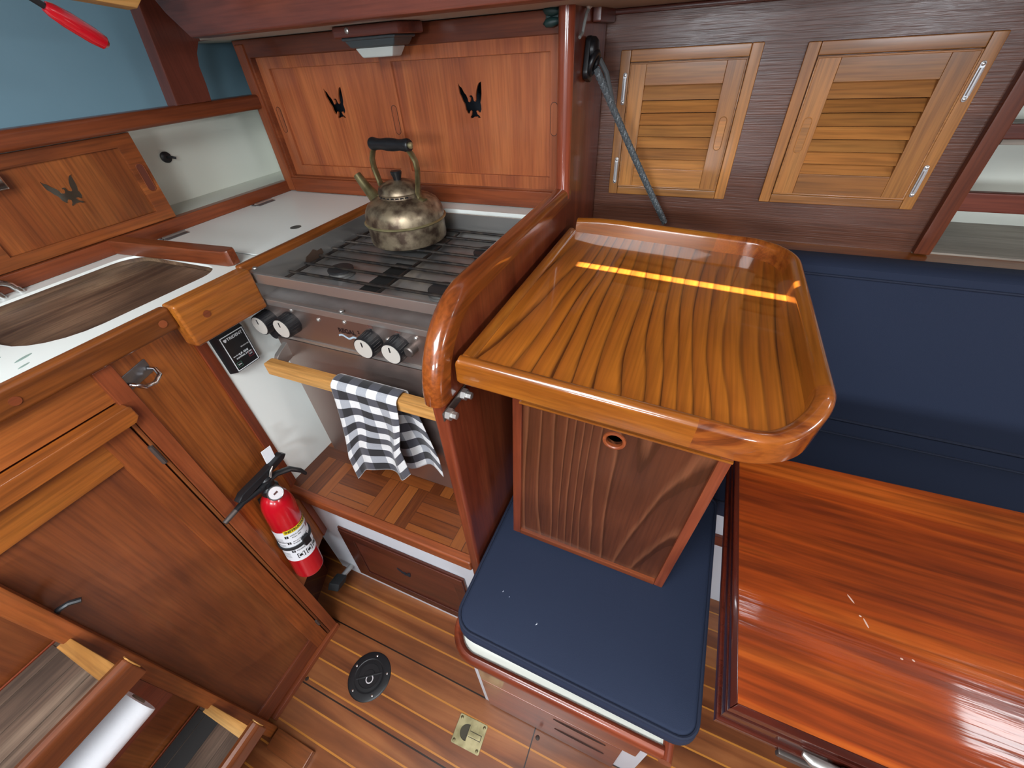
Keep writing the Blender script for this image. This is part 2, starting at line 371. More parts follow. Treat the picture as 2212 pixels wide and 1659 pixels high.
def parquet_mat():
    m, nt, b = new_mat('teak_parquet'); N = nt.nodes.new; L = nt.links.new
    tc = N('ShaderNodeTexCoord'); mp = N('ShaderNodeMapping'); mp.inputs['Scale'].default_value = (8.4, 8.4, 8.4); mp.inputs['Location'].default_value = (6.3, .25, 0)
    L(tc.outputs['Object'], mp.inputs['Vector'])
    sep = N('ShaderNodeSeparateXYZ'); L(mp.outputs[0], sep.inputs[0])
    def M(op, a, v=None):
        n = N('ShaderNodeMath'); n.operation = op; L(a, n.inputs[0])
        if v is not None:
            if hasattr(v, 'is_linked'): L(v, n.inputs[1])
            else: n.inputs[1].default_value = v
        return n.outputs[0]
    x, y = sep.outputs['X'], sep.outputs['Y']
    ix, iy = M('FLOOR', x), M('FLOOR', y)
    par = M('MODULO', M('ADD', M('ADD', ix, iy), 40), 2)
    fx, fy = M('FRACT', x), M('FRACT', y)
    def mixv(f, a, c):
        return M('ADD', M('MULTIPLY', M('SUBTRACT', M('MULTIPLY', f, -1), -1), a), M('MULTIPLY', f, c))
    across = mixv(par, fx, fy); along = mixv(par, y, x)
    strip = M('FLOOR', M('MULTIPLY', across, 4))
    edge = M('LESS_THAN', M('ABSOLUTE', M('SUBTRACT', M('FRACT', M('ADD', M('MULTIPLY', across, 4), .5)), .5)), .035)
    cm = N('ShaderNodeCombineXYZ'); L(M('ADD', ix, M('MULTIPLY', strip, .37)), cm.inputs[0]); L(M('ADD', iy, M('MULTIPLY', strip, .61)), cm.inputs[1]); L(strip, cm.inputs[2])
    wn = N('ShaderNodeTexWhiteNoise'); L(cm.outputs[0], wn.inputs['Vector'])
    c2 = N('ShaderNodeCombineXYZ'); L(M('MULTIPLY', along, .8), c2.inputs[0]); L(M('MULTIPLY', across, 14), c2.inputs[1]); L(M('MULTIPLY', wn.outputs['Value'], 40), c2.inputs[2])
    n = N('ShaderNodeTexNoise'); n.inputs['Scale'].default_value = 1.4; n.inputs['Detail'].default_value = 5; L(c2.outputs[0], n.inputs['Vector'])
    f = M('ADD', M('MULTIPLY', wn.outputs['Value'], .75), M('MULTIPLY', M('SUBTRACT', n.outputs['Fac'], .35), .7))
    r = N('ShaderNodeValToRGB'); e = r.color_ramp.elements; e[0].position = .1; e[0].color = rgb('#552810'); e[1].position = .98; e[1].color = rgb('#8f5222'); k = e.new(.55); k.color = rgb('#7a3f1a')
    L(f, r.inputs['Fac'])
    mx = N('ShaderNodeMixRGB'); L(edge, mx.inputs['Fac']); L(r.outputs['Color'], mx.inputs[1]); mx.inputs[2].default_value = rgb('#4a2410')
    L(mx.outputs[0], b.inputs['Base Color']); setp(b, Roughness=.4, Coat_Weight=.3, Coat_Roughness=.2)
    return m
struct('floor', B(-1.35, 2.6, -1.4, 1.4, -.05, 0), sole_mat())
struct('wall_starboard', B(-1.35, 2.6, -1.5, -1.4, 0, 1.9), wood('bulkhead', 'x'))
struct('wall_aft', B(-1.45, -1.35, -1.5, 1.4, 0, 1.9), wood('bulkhead', 'y'))
struct('wall_outer_hull', B(-1.35, 2.6, 1.40, 1.45, 0, 1.75), DARKIN)
struct('wall_forward', B(2.6, 2.7, -1.5, 1.4, 0, 1.9), wood('bulkhead', 'y'))
struct('wall_hull', prism(NB(), [(-1.24,-1.4,1.26),(-1.24,1.3,1.26),(-1.30,1.3,1.86),(-1.30,-1.4,1.86)], (-.05,0,0)), BLUE)
struct('wall_hull_outboard', B(.46, 2.6, 1.38, 1.40, .94, 1.45), CREAM)
struct('wall_locker_backs', B(-1.35, -1.26, .0, 1.06, .5, 1.26), CREAM)
# cabin top with a slit added to shape the sun stripe, side deck, cabin side
bm = NB()
gx0, gx1, gy0, gy1 = -.187, .172, .604, .624
for a in ((-1.35, gx0, -1.4, 1.4), (gx1, 2.6, -1.4, 1.4), (gx0, gx1, -1.4, gy0), (gx0, gx1, gy1, 1.4)): box(bm, *a, 1.70, 1.705)
struct('ceiling', bm, HEADLINER)
bm = NB(); prism(bm, [(-.985,.73,1.394),(2.6,.73,1.394),(2.6,1.4,1.394),(-1.3,1.4,1.394),(-1.3,.93,1.394),(-1.075,.805,1.394)], (0,0,.026))
struct('ceiling_side_deck', bm, plain('deckhead_paint', '#b4b3ab', .7, bump=.3, bscale=50))
struct('wall_cabin_side', B(-.975, 2.6, .75, .78, 1.42, 1.70), WPAINT)
# deck beam along the cabin side and its knee
bm = NB(); prism(bm, [(-.970,.704,1.392),(2.6,.704,1.392),(2.6,.704,1.50),(-1.06,.704,1.50),(-1.03,.704,1.455),(-1.012,.704,1.43)], (0,.044,0), .006); struct('trim_1', bm, wood('deckbeam', 'x'))
for k, px in enumerate((-.11,.95)):
    w = struct('window_%d' % (k+1), plate(NB(), rrect(px-.31, px+.31, 1.31, 1.55, .05), [rrect(px-.28, px+.28, 1.34, 1.52, .04)], .02, basis((0,-1.39,0), (1,0,0), (0,0,1), (0,1,0)), .003), BRASS)
    g = NB(); plate(g, rrect(px-.28, px+.28, 1.34, 1.52, .04), [], .004, basis((0,-1.394,0), (1,0,0), (0,0,1), (0,1,0)))
    m = MATS.get('daylit_glass')
    if not m:
        m, nt, b = new_mat('daylit_glass'); setp(b, Base_Color=(.8,.9,1,1), Emission_Color=(.85,.93,1,1), Emission_Strength=2.5, Roughness=.1); MATS['daylit_glass'] = m
    obj('window_pane', g, m, w)
# ------------------------------------------------------------------ galley counter (aft side)
CZ = 1.055
t = thing('galley_counter', 'white laminate L-shaped galley worktop edged with varnished wood trim', 'worktop', (-.95, .3, CZ))
bm = NB()
plate(bm, [(-1.235,-.7),(-.758,-.7),(-.758,.453),(-.774,.453),(-.774,.87),(-.284,.87),(-.284,.922),(-1.235,.922)], [rrect(-1.078, -.806, .152, .452, [.06,.09,.045,.05])], .02, XY(CZ-.01))
obj('worktop', bm, WHITE, t)
obj('sink_well', B(-1.09, -.83, .14, .47, CZ-.06, CZ-.03), wood('grey', 'y'), t)
bm = NB(); plate(bm, rrect(-1.082, -.80, .147, .457, [.06,.09,.045,.05]), [rrect(-1.0775, -.8065, .1525, .4515, [.06,.09,.045,.05])], .022, XY(CZ-.0155)); obj('well_edge', bm, wood('board', 'y'), t)
obj('trim_rail', B(-.762, -.742, -.7, .306, 1.022, 1.061, .006, 3), wood('honey', 'y'), t)
obj('trim_rail', B(-.762, -.730, .305, .452, .984, 1.062, .005, 3), wood('honey', 'y'), t)
obj('trim_rail', B(-.775, -.758, .452, .868, 1.02, 1.063, .006, 3), wood('honey', 'y'), t)
for y, z, x in ((.345,1.028,-.7295),(.285,1.041,-.7415),(.095,1.04,-.7415)):
    obj('wood_plug', lathe(NB(), [(.0062,0),(.0062,.0006),(0,.0006)], axis_m((x,y,z), (1,0,0)), 16), wood('mahogany', 'y'), t)
bm = NB(); prism(bm, [(-1.118,.432,CZ),(-1.118,.462,CZ),(-.800,.484,CZ),(-.790,.478,CZ),(-.790,.464,CZ),(-.798,.456,CZ)], (0,0,.030), .004, 2)
obj('divider_rail', bm, wood('mahogany', 'x'), t)
obj('back_rail', B(-1.135, -1.112, -.4, .92, CZ, 1.084, .003), wood('mahogany', 'y'), t)
h = obj('hatch_lid', B(-1.085, -.785, .515, .905, CZ-.004, CZ+.0022, .001), WHITE, t, 'white icebox lid')
obj('lid_seam', plate(NB(), [(-1.0865,.5135),(-.7835,.5135),(-.7835,.9065),(-1.0865,.9065)], [[(-1.085,.515),(-.785,.515),(-.785,.905),(-1.085,.905)]], .0006, XY(CZ+.0002)), plain('seam_grey', '#7f827e', .7), h)
obj('finger_hole', lathe(NB(), [(.012,0),(.012,.0006),(0,.0006)], axis_m((-.835,.663,CZ+.0022), (0,0,1)), 20), plain('hole_grey', '#4a4c48', .6), h)
for y in (.545, .795):
    bm = B(-1.103, -1.071, y-.026, y+.026, CZ+.001, CZ+.0035)
    hg = obj('hinge', bm, plain('worn_chrome', '#77777a', .3, .8), t)
    tube(bm2 := NB(), [(-1.087,y-.026,CZ+.0045),(-1.087,y+.026,CZ+.0045)], .0035, 10); obj('hinge_knuckle', bm2, STEEL, hg)
for k, q in enumerate(((-.848,.118,.018),(-.815,.145,.012),(-.79,.135,.008))):
    obj('chip_mark', lathe(NB(), [(q[2],0),(q[2]*.9,.0004),(0,.0005)], Matrix.Translation((q[0],q[1],CZ)) @ Matrix.Rotation(.3,4,'Z') @ Matrix.Diagonal((.28,1,1,1)), 18), plain('chip_grey', '#8fa39a', .6), t)
bm = NB(); plate(bm, rrect(-1.076, -.808, .154, .450, [.06,.09,.045,.05]), [], .014, XY(CZ-.019), .001)
solo('cutting_board', bm, wood('board', 'y'), 'worn brown chopping board let into the white worktop over the sink', 'cutting board', (-.94,.3,CZ-.026))
# sink fittings at the left edge
t = thing('faucet', 'chrome arched tap behind the chopping board at the left edge', 'tap', (-1.09,.2,CZ))
for y0 in (.262, .236):
    pts = [(-1.096,y0,CZ),(-1.096,y0-.002,CZ+.010)] + [(-1.096,y0-.003-.05*(1-math.cos(a)),CZ+.010+.024*math.sin(a)) for a in [PI*j/10 for j in range(0,11)]] + [(-1.096,y0-.105,CZ)]
    obj('spout_pipe', tube(NB(), pts, .006, 12), CHROME, t)
obj('tap_base', lathe(NB(), [(.016,0),(.016,.004),(.011,.007),(.009,.01),(0,.01)], Matrix.Translation((-1.096,.157,CZ)), 20), CHROME, t)
t = thing('fiddle_block', 'small varnished wooden corner block on the worktop at the left edge', 'block', (-.86,.08,CZ))
bm = NB(); prism(bm, [(-.97,.0,CZ),(-.86,.0,CZ),(-.86,.105,CZ),(-.875,.118,CZ),(-.90,.12,CZ),(-.97,.09,CZ)], (0,0,.012), .004, 2); obj('block', bm, wood('honey', 'y'), t)
obj('latch_plate', B(-.945,-.915,.075,.10,CZ+.011,CZ+.015,.002), CHROME, t)
# ------------------------------------------------------------------ aft locker with one sliding door
t = thing('aft_locker', 'mahogany locker above the chopping board, its eagle door slid half open over a white recess', 'locker', (-1.13,.4,1.06))
obj('upper_rail', B(-1.145, -1.098, -.5, .925, 1.256, 1.287, .008, 3), wood('mahogany', 'y'), t)
obj('locker_floor', B(-1.26, -1.137, -.4, 1.03, 1.06, 1.079), CREAM, t)
obj('side_panel', B(-1.25, -1.10, 1.03, 1.04, 1.06, 1.27), CREAM, t)
obj('locker_stile', B(-1.146, -1.116, .15, .247, 1.084, 1.256), wood('mahogany', 'z'), t)
X0 = -1.118
bm = NB(); plate(bm, [(.249,1.085),(.587,1.085),(.587,1.254),(.249,1.254)], [[(.290,1.106),(.553,1.106),(.553,1.232),(.290,1.232)]], .012, YZ(X0-.006), .0015)
d = obj('sliding_door', bm, wood('worn', 'y'), t, 'worn sliding door with eagle cut-out')
bm = NB(); plate(bm, [(.286,1.102),(.557,1.102),(.557,1.236),(.286,1.236)], [eagle(.428,1.180,.052,.050)], .005, YZ(X0-.0085)); obj('door_panel', bm, wood('worn', 'z'), d)
bm = NB(); plate(bm, capsule(.571,1.172,.017,.056), [capsule(.571,1.172,.013,.052)], .0016, YZ(X0+.0004), .0006); obj('finger_pull', bm, wood('mahogany', 'z'), d)
bm = NB(); plate(bm, capsule(.571,1.172,.013,.052), [], .0006, YZ(X0+.0002)); obj('pull_recess', bm, plain('pull_brown', '#5e2c1c', .6), d)
t = thing('hull_hook', 'small black hook on the white back of the open locker', 'hook', (-1.258,.711,1.18))
obj('hook_plate', lathe(NB(), [(.0125,0),(.0125,.004),(.008,.006),(0,.006)], axis_m((-1.2595,.711,1.18),(1,0,0)), 20), BLACK, t)
obj('hook_pin', tube(NB(), [(-1.256,.711,1.18),(-1.244,.718,1.179),(-1.240,.724,1.176)], .003, 8), BLACK, t)
# knee and hull
bm = NB(); prism(bm, [(-1.10,.700,1.286),(-1.10,.785,1.286),(-1.10,.790,1.318),(-1.10,.792,1.35),(-1.10,.80,1.372),(-1.10,.815,1.392),(-1.10,.85,1.394),(-1.10,.90,1.40),(-1.10,.90,1.62),(-1.10,.742,1.62)], (-.035,0,0), .003)
solo('knee_bracket', bm, wood('deckbeam', 'z'), 'curved mahogany knee rising from the locker rail to the deck beam', 'bracket', (-1.115,.74,1.287))
# things at the top left corner
t = thing('hand_tool', 'red handled tool hanging in front of the blue hull side', 'tool', (-.80,.41,1.40))
d = Vector((0,.043,-.034)).normalized(); o = Vector((-.80,.407,1.418))
obj('handle', tube(NB(), [o+d*s for s in (0,.006,.02,.045,.058,.062)], [.006,.0085,.0105,.0105,.0085,.004], 10), RED, t)
obj('shank', tube(NB(), [o-d*.10, o+d*.003], .004, 8), BLACK, t)
solo('shelf_corner', prism(NB(), [(-.93,.48,1.440),(-.93,.586,1.427),(-.93,.60,1.438),(-.93,.60,1.50),(-.93,.48,1.50)], (.03,0,0), .003), wood('baretim', 'y'), 'pale wooden corner above the blue hull side at the top edge', 'shelf', (-.915,.55,1.43))
solo('steel_latch', B(-1.112,-1.10,.318,.352,1.205,1.235,.004), CHROME, 'bright steel latch at the left edge in front of the sliding door', 'latch', (-1.106,.335,1.205))
# ------------------------------------------------------------------ cabinet under the aft counter
FX = -.765
t = thing('galley_cabinet', 'dark mahogany base cabinet beneath the white worktop', 'cabinet', (FX,-.2,0))
obj('cabinet_front', B(-.80, -.7735, -.7, .19, 0, 1.024), wood('redwood', 'z'), t)
obj('corner_post', B(-.80, -.752, .174, .200, 0, 1.02, .002), wood('mahogany', 'z'), t)
obj('top_panel', B(-.775, -.761, -.7, .176, .962, 1.022), wood('facetwood', 'y'), t)
obj('plinth', B(-.78, -.745, -.05, .200, 0, .018, .002), wood('mahogany', 'y'), t)
# angled side: outer skin stops above a toe space
fa, fb = Vector((-.757,.199,0)), Vector((-.823,.358,0)); fd = (fb-fa).normalized(); fn = Vector((fd.y,-fd.x,0))
bm = NB(); prism(bm, [fa+Vector((0,0,.27)), fb+Vector((0,0,.27)), fb+Vector((0,0,1.034)), fa+Vector((0,0,1.034))], -fn*.02); obj('angled_panel', bm, wood('facetwood', 'z'), t)
bm = NB(); prism(bm, [fb-fd*.026+fn*.0+Vector((0,0,.27)), fb+Vector((0,0,.27)), fb+Vector((0,0,1.034)), fb-fd*.026+Vector((0,0,1.034))], fn*.004, .001); obj('panel_stile', bm, wood('redwood', 'z'), t)
bm = NB(); prism(bm, [fa-fn*.09, fb-fn*.09, fb-fn*.09+Vector((0,0,.32)), fa-fn*.09+Vector((0,0,.32))], -fn*.02); obj('toe_space_back', bm, wood('tableedge', 'z'), t)  # darker wood than the skin, recess shade put into its colour
# pull handle on the angled panel
hc = fa+fd*.024+Vector((0,0,.979))
Mh = basis(hc, fd, Vector((0,0,1)), fn)
h = obj('pull_handle', plate(NB(), rrect(-.026,.026,-.012,.014,.003), [], .0025, Mh, .0008), plain('worn_chrome', '#77777a', .3, .8), t)
pts = [(-.021,-.002,.002),(-.021,-.004,.012),(-.016,-.012,.018),(0,-.016,.02),(.016,-.012,.018),(.021,-.004,.012),(.021,-.002,.002)]
obj('handle_bail', tube(NB(), [Mh @ Vector(p) for p in pts], .0036, 10), CHROME, h)
# engine access door
obj('head_moulding', prism(NB(), [(-.765,-.7,.928),(-.765,.172,.928),(-.765,.180,.936),(-.765,.180,.955),(-.765,.176,.959),(-.765,-.7,.959)], (.028,0,0), .003), wood('honey', 'y'), t)
obj('frame_stile', B(-.77, -.754, .1672, .173, .018, .928, .001), wood('doorwood', 'z'), t)
d = obj('access_door', B(-.773, -.762, -.7, .126, .08, .87), wood('doorwood', 'z'), t)
obj('top_rail', B(-.77, -.755, -.7, .126, .868, .922, .002), wood('honey', 'y'), d)
obj('stile', B(-.77, -.755, .124, .165, .02, .924, .002), wood('worn', 'z'), d)
obj('bottom_rail', B(-.77, -.755, -.08, .126, .022, .082, .002), wood('mahogany', 'y'), d)
for z0, z1 in ((.83,.872),(.095,.122)):
    obj('hinge', tube(NB(), [(-.754,.166,z0),(-.754,.166,z1)], .004, 8), plain('dull_steel', '#6c6460', .45, .8), d)
# ------------------------------------------------------------------ companionway steps
t = thing('companionway_steps', 'varnished wooden companionway steps with grey worn treads at lower left', 'steps', (-.7,-.3,0))
obj('side_board', B(-.754, -.728, -.082, -.056, 0, .86, .004), wood('worn', 'z'), t)
obj('side_board', B(-.754, -.728, -.58, -.552, 0, .86, .004), wood('worn', 'z'), t)
for z in (.70, .305):
    tr = obj('tread', B(-.752, -.615, -.56, -.080, z-.02, z, .002), wood('grey', 'y'), t)
    for xa, xb in ((-.75,-.728),(-.726,-.690),(-.688,-.652),(-.650,-.622)):
        obj('tread_strip', B(xa, xb, -.56, -.088, z-.001, z+.0015, .0006), wood('grey', 'y') if z > .5 or xa > -.7 else plain('anti_slip', '#1f1d1c', .9), tr)
    obj('end_cleat', prism(NB(), [(-.735,-.088,z),(-.622,-.088,z),(-.622,-.066,z),(-.735,-.072,z)], (0,0,.006), .002), wood('baretim', 'x'), tr)
    obj('nosing', prism(NB(), [(-.622,-.58,z-.028),(-.603,-.58,z-.028),(-.601,-.58,z+.004),(-.606,-.58,z+.013),(-.613,-.58,z+.015),(-.622,-.58,z+.010)], (0,.524,0), .003), wood('doorwood', 'y'), tr)
    obj('nosing_end', prism(NB(), [(-.621,-.0565,z-.012),(-.604,-.0565,z-.012),(-.602,-.0565,z+.004),(-.606,-.0565,z+.0125),(-.613,-.0565,z+.0145),(-.621,-.0565,z+.0095)], (0,.002,0), .0005), wood('baretim', 'z'), tr)
    obj('riser_back', B(-.756, -.7535, -.55, -.084, z-.3, z), wood('redwood', 'y'), tr)
obj('bolt_hook', tube(NB(), [(-.742,-.058,.745),(-.735,-.052,.755),(-.728,-.04,.757),(-.722,-.030,.752)], .004, 8), BLACK, t)
obj('foot_block', B(-.72, -.60, -.10, -.056, 0, .018, .003), wood('doorwood', 'x'), t)
t = thing('paper_towel_roll', 'white paper towel roll slung under the upper companionway step', 'paper roll', (-.663,-.25,.545))
obj('paper', lathe(NB(), [(.012,0),(.031,0),(.0315,.004),(.0315,.296),(.031,.3),(.012,.3),(.012,0)], axis_m((-.663,-.395,.575), (0,1,0)), 36), PAPER, t)
obj('core', tube(NB(), [(-.663,-.41,.575),(-.663,-.093,.575)], .011, 16), plain('card', '#7d6a5a', .9), t)
# ------------------------------------------------------------------ step platform in front of the stove
PZ = .505
t = thing('galley_step', 'white painted step with a parquet top below the stove', 'step', (-.55,.6,0))
obj('base', B(-.87, -.285, .355, .9, 0, PZ-.03), WPAINT, t)
obj('parquet_top', B(-.823, -.285, .338, .9, PZ-.03, PZ+.001), parquet_mat(), t)
obj('nosing', B(-.823, -.285, .324, .346, PZ-.03, PZ+.003, .005, 3), wood('mahogany', 'x'), t)
dr = obj('locker_panel', prism(NB(), [(-.746,.3545,.335),(-.340,.3545,.335),(-.334,.3545,.048),(-.768,.3545,.048)], (0,-.006,0), .0015), wood('darkpanel', 'x'), t)
obj('panel_bevel', plate(NB(), [(-.742,.331),(-.344,.331),(-.339,.053),(-.763,.053)], [[(-.70,.295),(-.374,.295),(-.369,.090),(-.715,.090)]], .005, XZ(.3465), .002), wood('darkpanel', 'x'), dr)
bm = NB(); plate(bm, [(a*.75-.140, b*.55+.095) for a, b in [(p[0], p[1]) for p in eagle(-.545,.215,.06,.05)]], [], .0015, XZ(.3472)); obj('finger_hole', bm, DARKIN, dr)
t = thing('foot_pump', 'black rubber foot pump pedal on a steel rod by the step', 'foot pump', (-.80,.33,.04))
obj('rod', tube(NB(), [(-.812,.357,.045),(-.792,.300,.085)], .0085, 12), STEEL, t)
Mp = basis((-.787,.283,.095), (.9,.2,0), Vector((-.25,.75,-.45)).normalized(), Vector((.1,.45,.75)).normalized())
obj('pedal', box(NB(), -.020, .020, -.028, .022, -.014, .014, .005, 2, Mp), RUBBER, t)
cab = bpy.data.objects['galley_cabinet']
obj('recess_side', B(-.84, -.823, .358, .92, PZ, 1.03), WHITE, cab)
struct('wall_stove_back', B(-.84, -.285, .9, .92, 0, 1.04), WHITE)
# ------------------------------------------------------------------ locker behind the galley
t = thing('galley_locker', 'mahogany locker with two eagle cut-out sliding doors behind the stove', 'locker', (-.7,.93,1.055))
Y0 = .918
bm = NB(); plate(bm, [(-1.126,1.056),(-.284,1.056),(-.284,1.393),(-1.126,1.393)], [[(-1.083,1.097),(-.297,1.097),(-.297,1.358),(-1.083,1.358)]], .02, XZ(Y0+.010), .002)
obj('face_frame', bm, wood('mahogany', 'x'), t)
obj('left_stile', B(-1.118, -1.090, Y0-.006, Y0+.004, 1.058, 1.385, .003), wood('mahogany', 'z'), t)
obj('lower_rail', B(-1.09, -.288, Y0-.006, Y0+.004, 1.056, 1.093, .003), wood('mahogany', 'x'), t)
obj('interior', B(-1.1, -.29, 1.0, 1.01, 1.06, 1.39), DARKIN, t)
def sdoor(x0, x1, px0, px1, y, ec, pulls, lab):
    d = obj('sliding_door', plate(NB(), [(x0,1.094),(x1,1.094),(x1,1.361),(x0,1.361)], [[(px0,1.122),(px1,1.122),(px1,1.335),(px0,1.335)]], .012, XZ(y+.006), .0012), wood('sapele', 'z'), t, lab)
    obj('door_panel', plate(NB(), [(px0-.003,1.119),(px1+.003,1.119),(px1+.003,1.338),(px0-.003,1.338)], [eagle(ec,1.2625,.0545,.064)], .004, XZ(y+.0085)), wood('sapele', 'z'), d)
    for q in pulls:
        f_ = obj('finger_pull', plate(NB(), capsule(q,1.229,.0150,.058), [capsule(q,1.229,.0132,.0562)], .0012, XZ(y-.0001)), plain('pull_shadow', '#2e150d', .7), d)
        obj('pull_recess', plate(NB(), capsule(q,1.229,.0133,.0563), [], .0006, XZ(y-.0001)), wood('sapele', 'z'), f_)
sdoor(-1.084, -.69, -1.050, -.705, Y0+.014, -.873, (-1.066,), 'left eagle door')
sdoor(-.704, -.296, -.673, -.313, Y0+.001, -.491, (-.6885, -.3035), 'right eagle door')
t = thing('turn_latch', 'small dark green twin-lobed turn latch on the locker top rail', 'latch', (-.33,.915,1.383))
for dz, r in ((.0065,.0075),(-.0075,.0075)):
    obj('latch_lobe', lathe(NB(), [(0,-.012),(.6*r,-.008),(r,.004),(.8*r,.014),(0,.02)], axis_m((-.304+abs(dz)*.4,.905,1.383+dz), (-1,-.15,dz*14)), 16), plain('latch_green', '#1c3836', .5), t)
obj('latch_base', B(-.318, -.294, .909, .917, 1.372, 1.392, .002), plain('latch_green', '#1c3836', .5), t)
# ceiling lamp under the deck beam
t = thing('cabin_lamp', 'grey metal cabin lamp with frosted lens on a dark wooden pad', 'lamp', (-.64,.855,1.405))
bm = NB(); prism(bm, [(-.720,.818,1.376),(-.570,.818,1.376),(-.558,.832,1.376),(-.558,.884,1.376),(-.57,.896,1.376),(-.72,.896,1.376),(-.732,.884,1.376),(-.732,.832,1.376)], (0,0,.0175), .003); obj('mounting_pad', bm, wood('deckbeam', 'x'), t)
def frustum(bm, cx, cy, a, b, z0, a2, b2, z1):
    v = [bm.verts.new((cx+sx*p, cy+sy*q, z)) for p, q, z in ((a,b,z0),(a2,b2,z1)) for sx, sy in ((-1,-1),(1,-1),(1,1),(-1,1))]
    bm.faces.new(v[3::-1] if z1 > z0 else v[0:4]); bm.faces.new(v[4:8])
    for i in range(4): bm.faces.new((v[i], v[(i+1) % 4], v[4+(i+1) % 4], v[4+i]))
    bmesh.ops.recalc_face_normals(bm, faces=bm.faces[:])
    bmesh.ops.bevel(bm, geom=bm.edges[:], offset=.003, segments=2, profile=.5, affect='EDGES'); return bm
obj('rim', frustum(NB(), -.645, .857, .060, .032, 1.372, .052, .026, 1.360), PEWTER, t)
obj('flange', frustum(NB(), -.645, .857, .064, .036, 1.376, .063, .035, 1.371), PEWTER, t)
obj('lens', frustum(NB(), -.645, .857, .046, .022, 1.360, .036, .016, 1.344), LENS, t)
obj('mounting_screw', screw_bm((-.685,.8178,1.386), (0,-1,0), .005, .003), STEEL, t)
# ------------------------------------------------------------------ partition beside the stove
t = thing('galley_partition', 'glossy red mahogany partition with a rounded cap between stove and table', 'partition', (-.275,.6,0))
xa, xb = -.2895, -.263
arc = [(.45-.122*math.sin(a), .978+.122*math.cos(a)) for a in [PI/2*k/12 for k in range(13)]]
prof = [(.905,1.100)] + arc
out = prof + [(.328,.70),(.326,.30),(.322,.0),(1.15,.0),(1.15,1.41),(.90,1.41)]
bm = NB(); prism(bm, [(xa+.003,y,z) for y, z in out], (xb-xa-.003,0,0), .006, 3); obj('panel', bm, wood('redwood', 'z'), t)
bm = NB()
line = prof; seg = 14; ring = []
P = [Vector((0,y,z)) for y, z in line]
for i, p in enumerate(P):
    a = P[max(0,i-1)]; b = P[min(len(P)-1,i+1)]; T = (b-a).normalized(); nrm = Vector((1,0,0)).cross(T).normalized()
    if nrm.z < 0 and i < 3: nrm = -nrm
    nrm = Vector((0,T.z,-T.y)); nrm = nrm if (nrm.z > 0 or nrm.y < 0) else -nrm
    row = []
    for u, w in [(-.0165,-.018),(-.0165,-.001),(-.0145,.005),(-.010,.0095),(-.004,.0115),(.004,.0115),(.010,.0095),(.0145,.005),(.0165,-.001),(.0165,-.018)]:
        row.append(bm.verts.new(p+Vector((-.2755+u,0,0))+nrm*w))
    ring.append(row)
for A, Bq in zip(ring, ring[1:]):
    for k in range(len(A)): bm.faces.new((A[k], A[(k+1) % len(A)], Bq[(k+1) % len(A)], Bq[k]))
bm.faces.new(ring[0][::-1]); bm.faces.new(ring[-1]); bmesh.ops.recalc_face_normals(bm, faces=bm.faces[:])
obj('cap_rail', bm, wood('capwood', 'y'), t)
obj('post', tube(NB(), [(-.272,.888,1.09),(-.272,.888,1.41)], .0145, 16), wood('postwood', 'z'), t)
obj('corner_block', B(-.263, -.245, 1.02, 1.15, 1.372, 1.43, .004), wood('deckbeam', 'y'), t)
t = thing('bolt_plate', 'slotted steel plate with two bolts on the partition below the tray', 'bracket', (-.26,.35,.963))
Mb = basis((-.262,.350,.962), (0,1,0), (0,0,1), (1,0,0))
obj('strap', box(NB(), -.032, .034, -.008, .008, 0, .003, .002, 2, Mb), plain('dull_steel', '#6c6460', .45, .8), t)
for a in (-.022, .022):
    obj('bolt', lathe(NB(), [(.009,.003),(.009,.010),(.0055,.0105),(.0055,.018),(0,.019)], Mb @ Matrix.Translation((a,0,0)), 6), STEEL, t)
# ------------------------------------------------------------------ stove
SX0, SX1, SY0, SY1 = -.757, -.295, .46, .862
t = thing('gas_stove', 'stainless steel gimballed gas stove with black knobs and wire grate', 'stove', (-.53,.66,.545))
bm = NB(); box(bm, SX0, SX1, SY0+.004, SY1, .548, .992); obj('oven_body', bm, STEELD, t)
obj('hob_floor', B(SX0+.004, SX1-.004, SY0+.006, SY1-.004, .990, .996), STEELD, t)
bm = NB(); box(bm, SX0, SX0+.004, SY0, SY1, .99, 1.049, .001); box(bm, SX1-.004, SX1, SY0, SY1, .99, 1.049, .001); box(bm, SX0, SX1, SY1-.004, SY1, .99, 1.049, .001)
obj('hob_surround', bm, STEEL, t)
bm = NB(); box(bm, SX0-.002, SX1, SY0-.004, SY0+.003, 1.031, 1.051, .0015); box(bm, SX0-.002, SX0+.008, SY0-.004, SY0+.003, .99, 1.04, .001); box(bm, SX0-.002, SX1, SY0-.006, SY0+.004, .986, .999, .0015)
obj('front_rail', bm, STEEL, t)
for x, y in ((-.752,.475),(-.55,.462)): obj('rail_screw', screw_bm((x,y,1.0505 if y > .47 else 1.0), (0,0,1), .005, .003), STEEL, t)
obj('hob_slot', B(-.580, -.530, .535, .675, .9962, .9972), plain('slot_black', '#050505', .9), t)
sp = NB(); prism(sp, [(SX0+.0045,.590,1.008),(SX0+.0045,.625,1.007),(SX0+.0045,.642,1.016),(SX0+.0045,.640,1.026),(SX0+.0045,.628,1.025),(SX0+.0045,.618,1.032),(SX0+.0045,.605,1.027),(SX0+.0045,.594,1.024),(SX0+.0045,.588,1.015)], (.001,0,0)); obj('burnt_stain', sp, plain('burnt_brown', '#3d2a1d', .85), t)
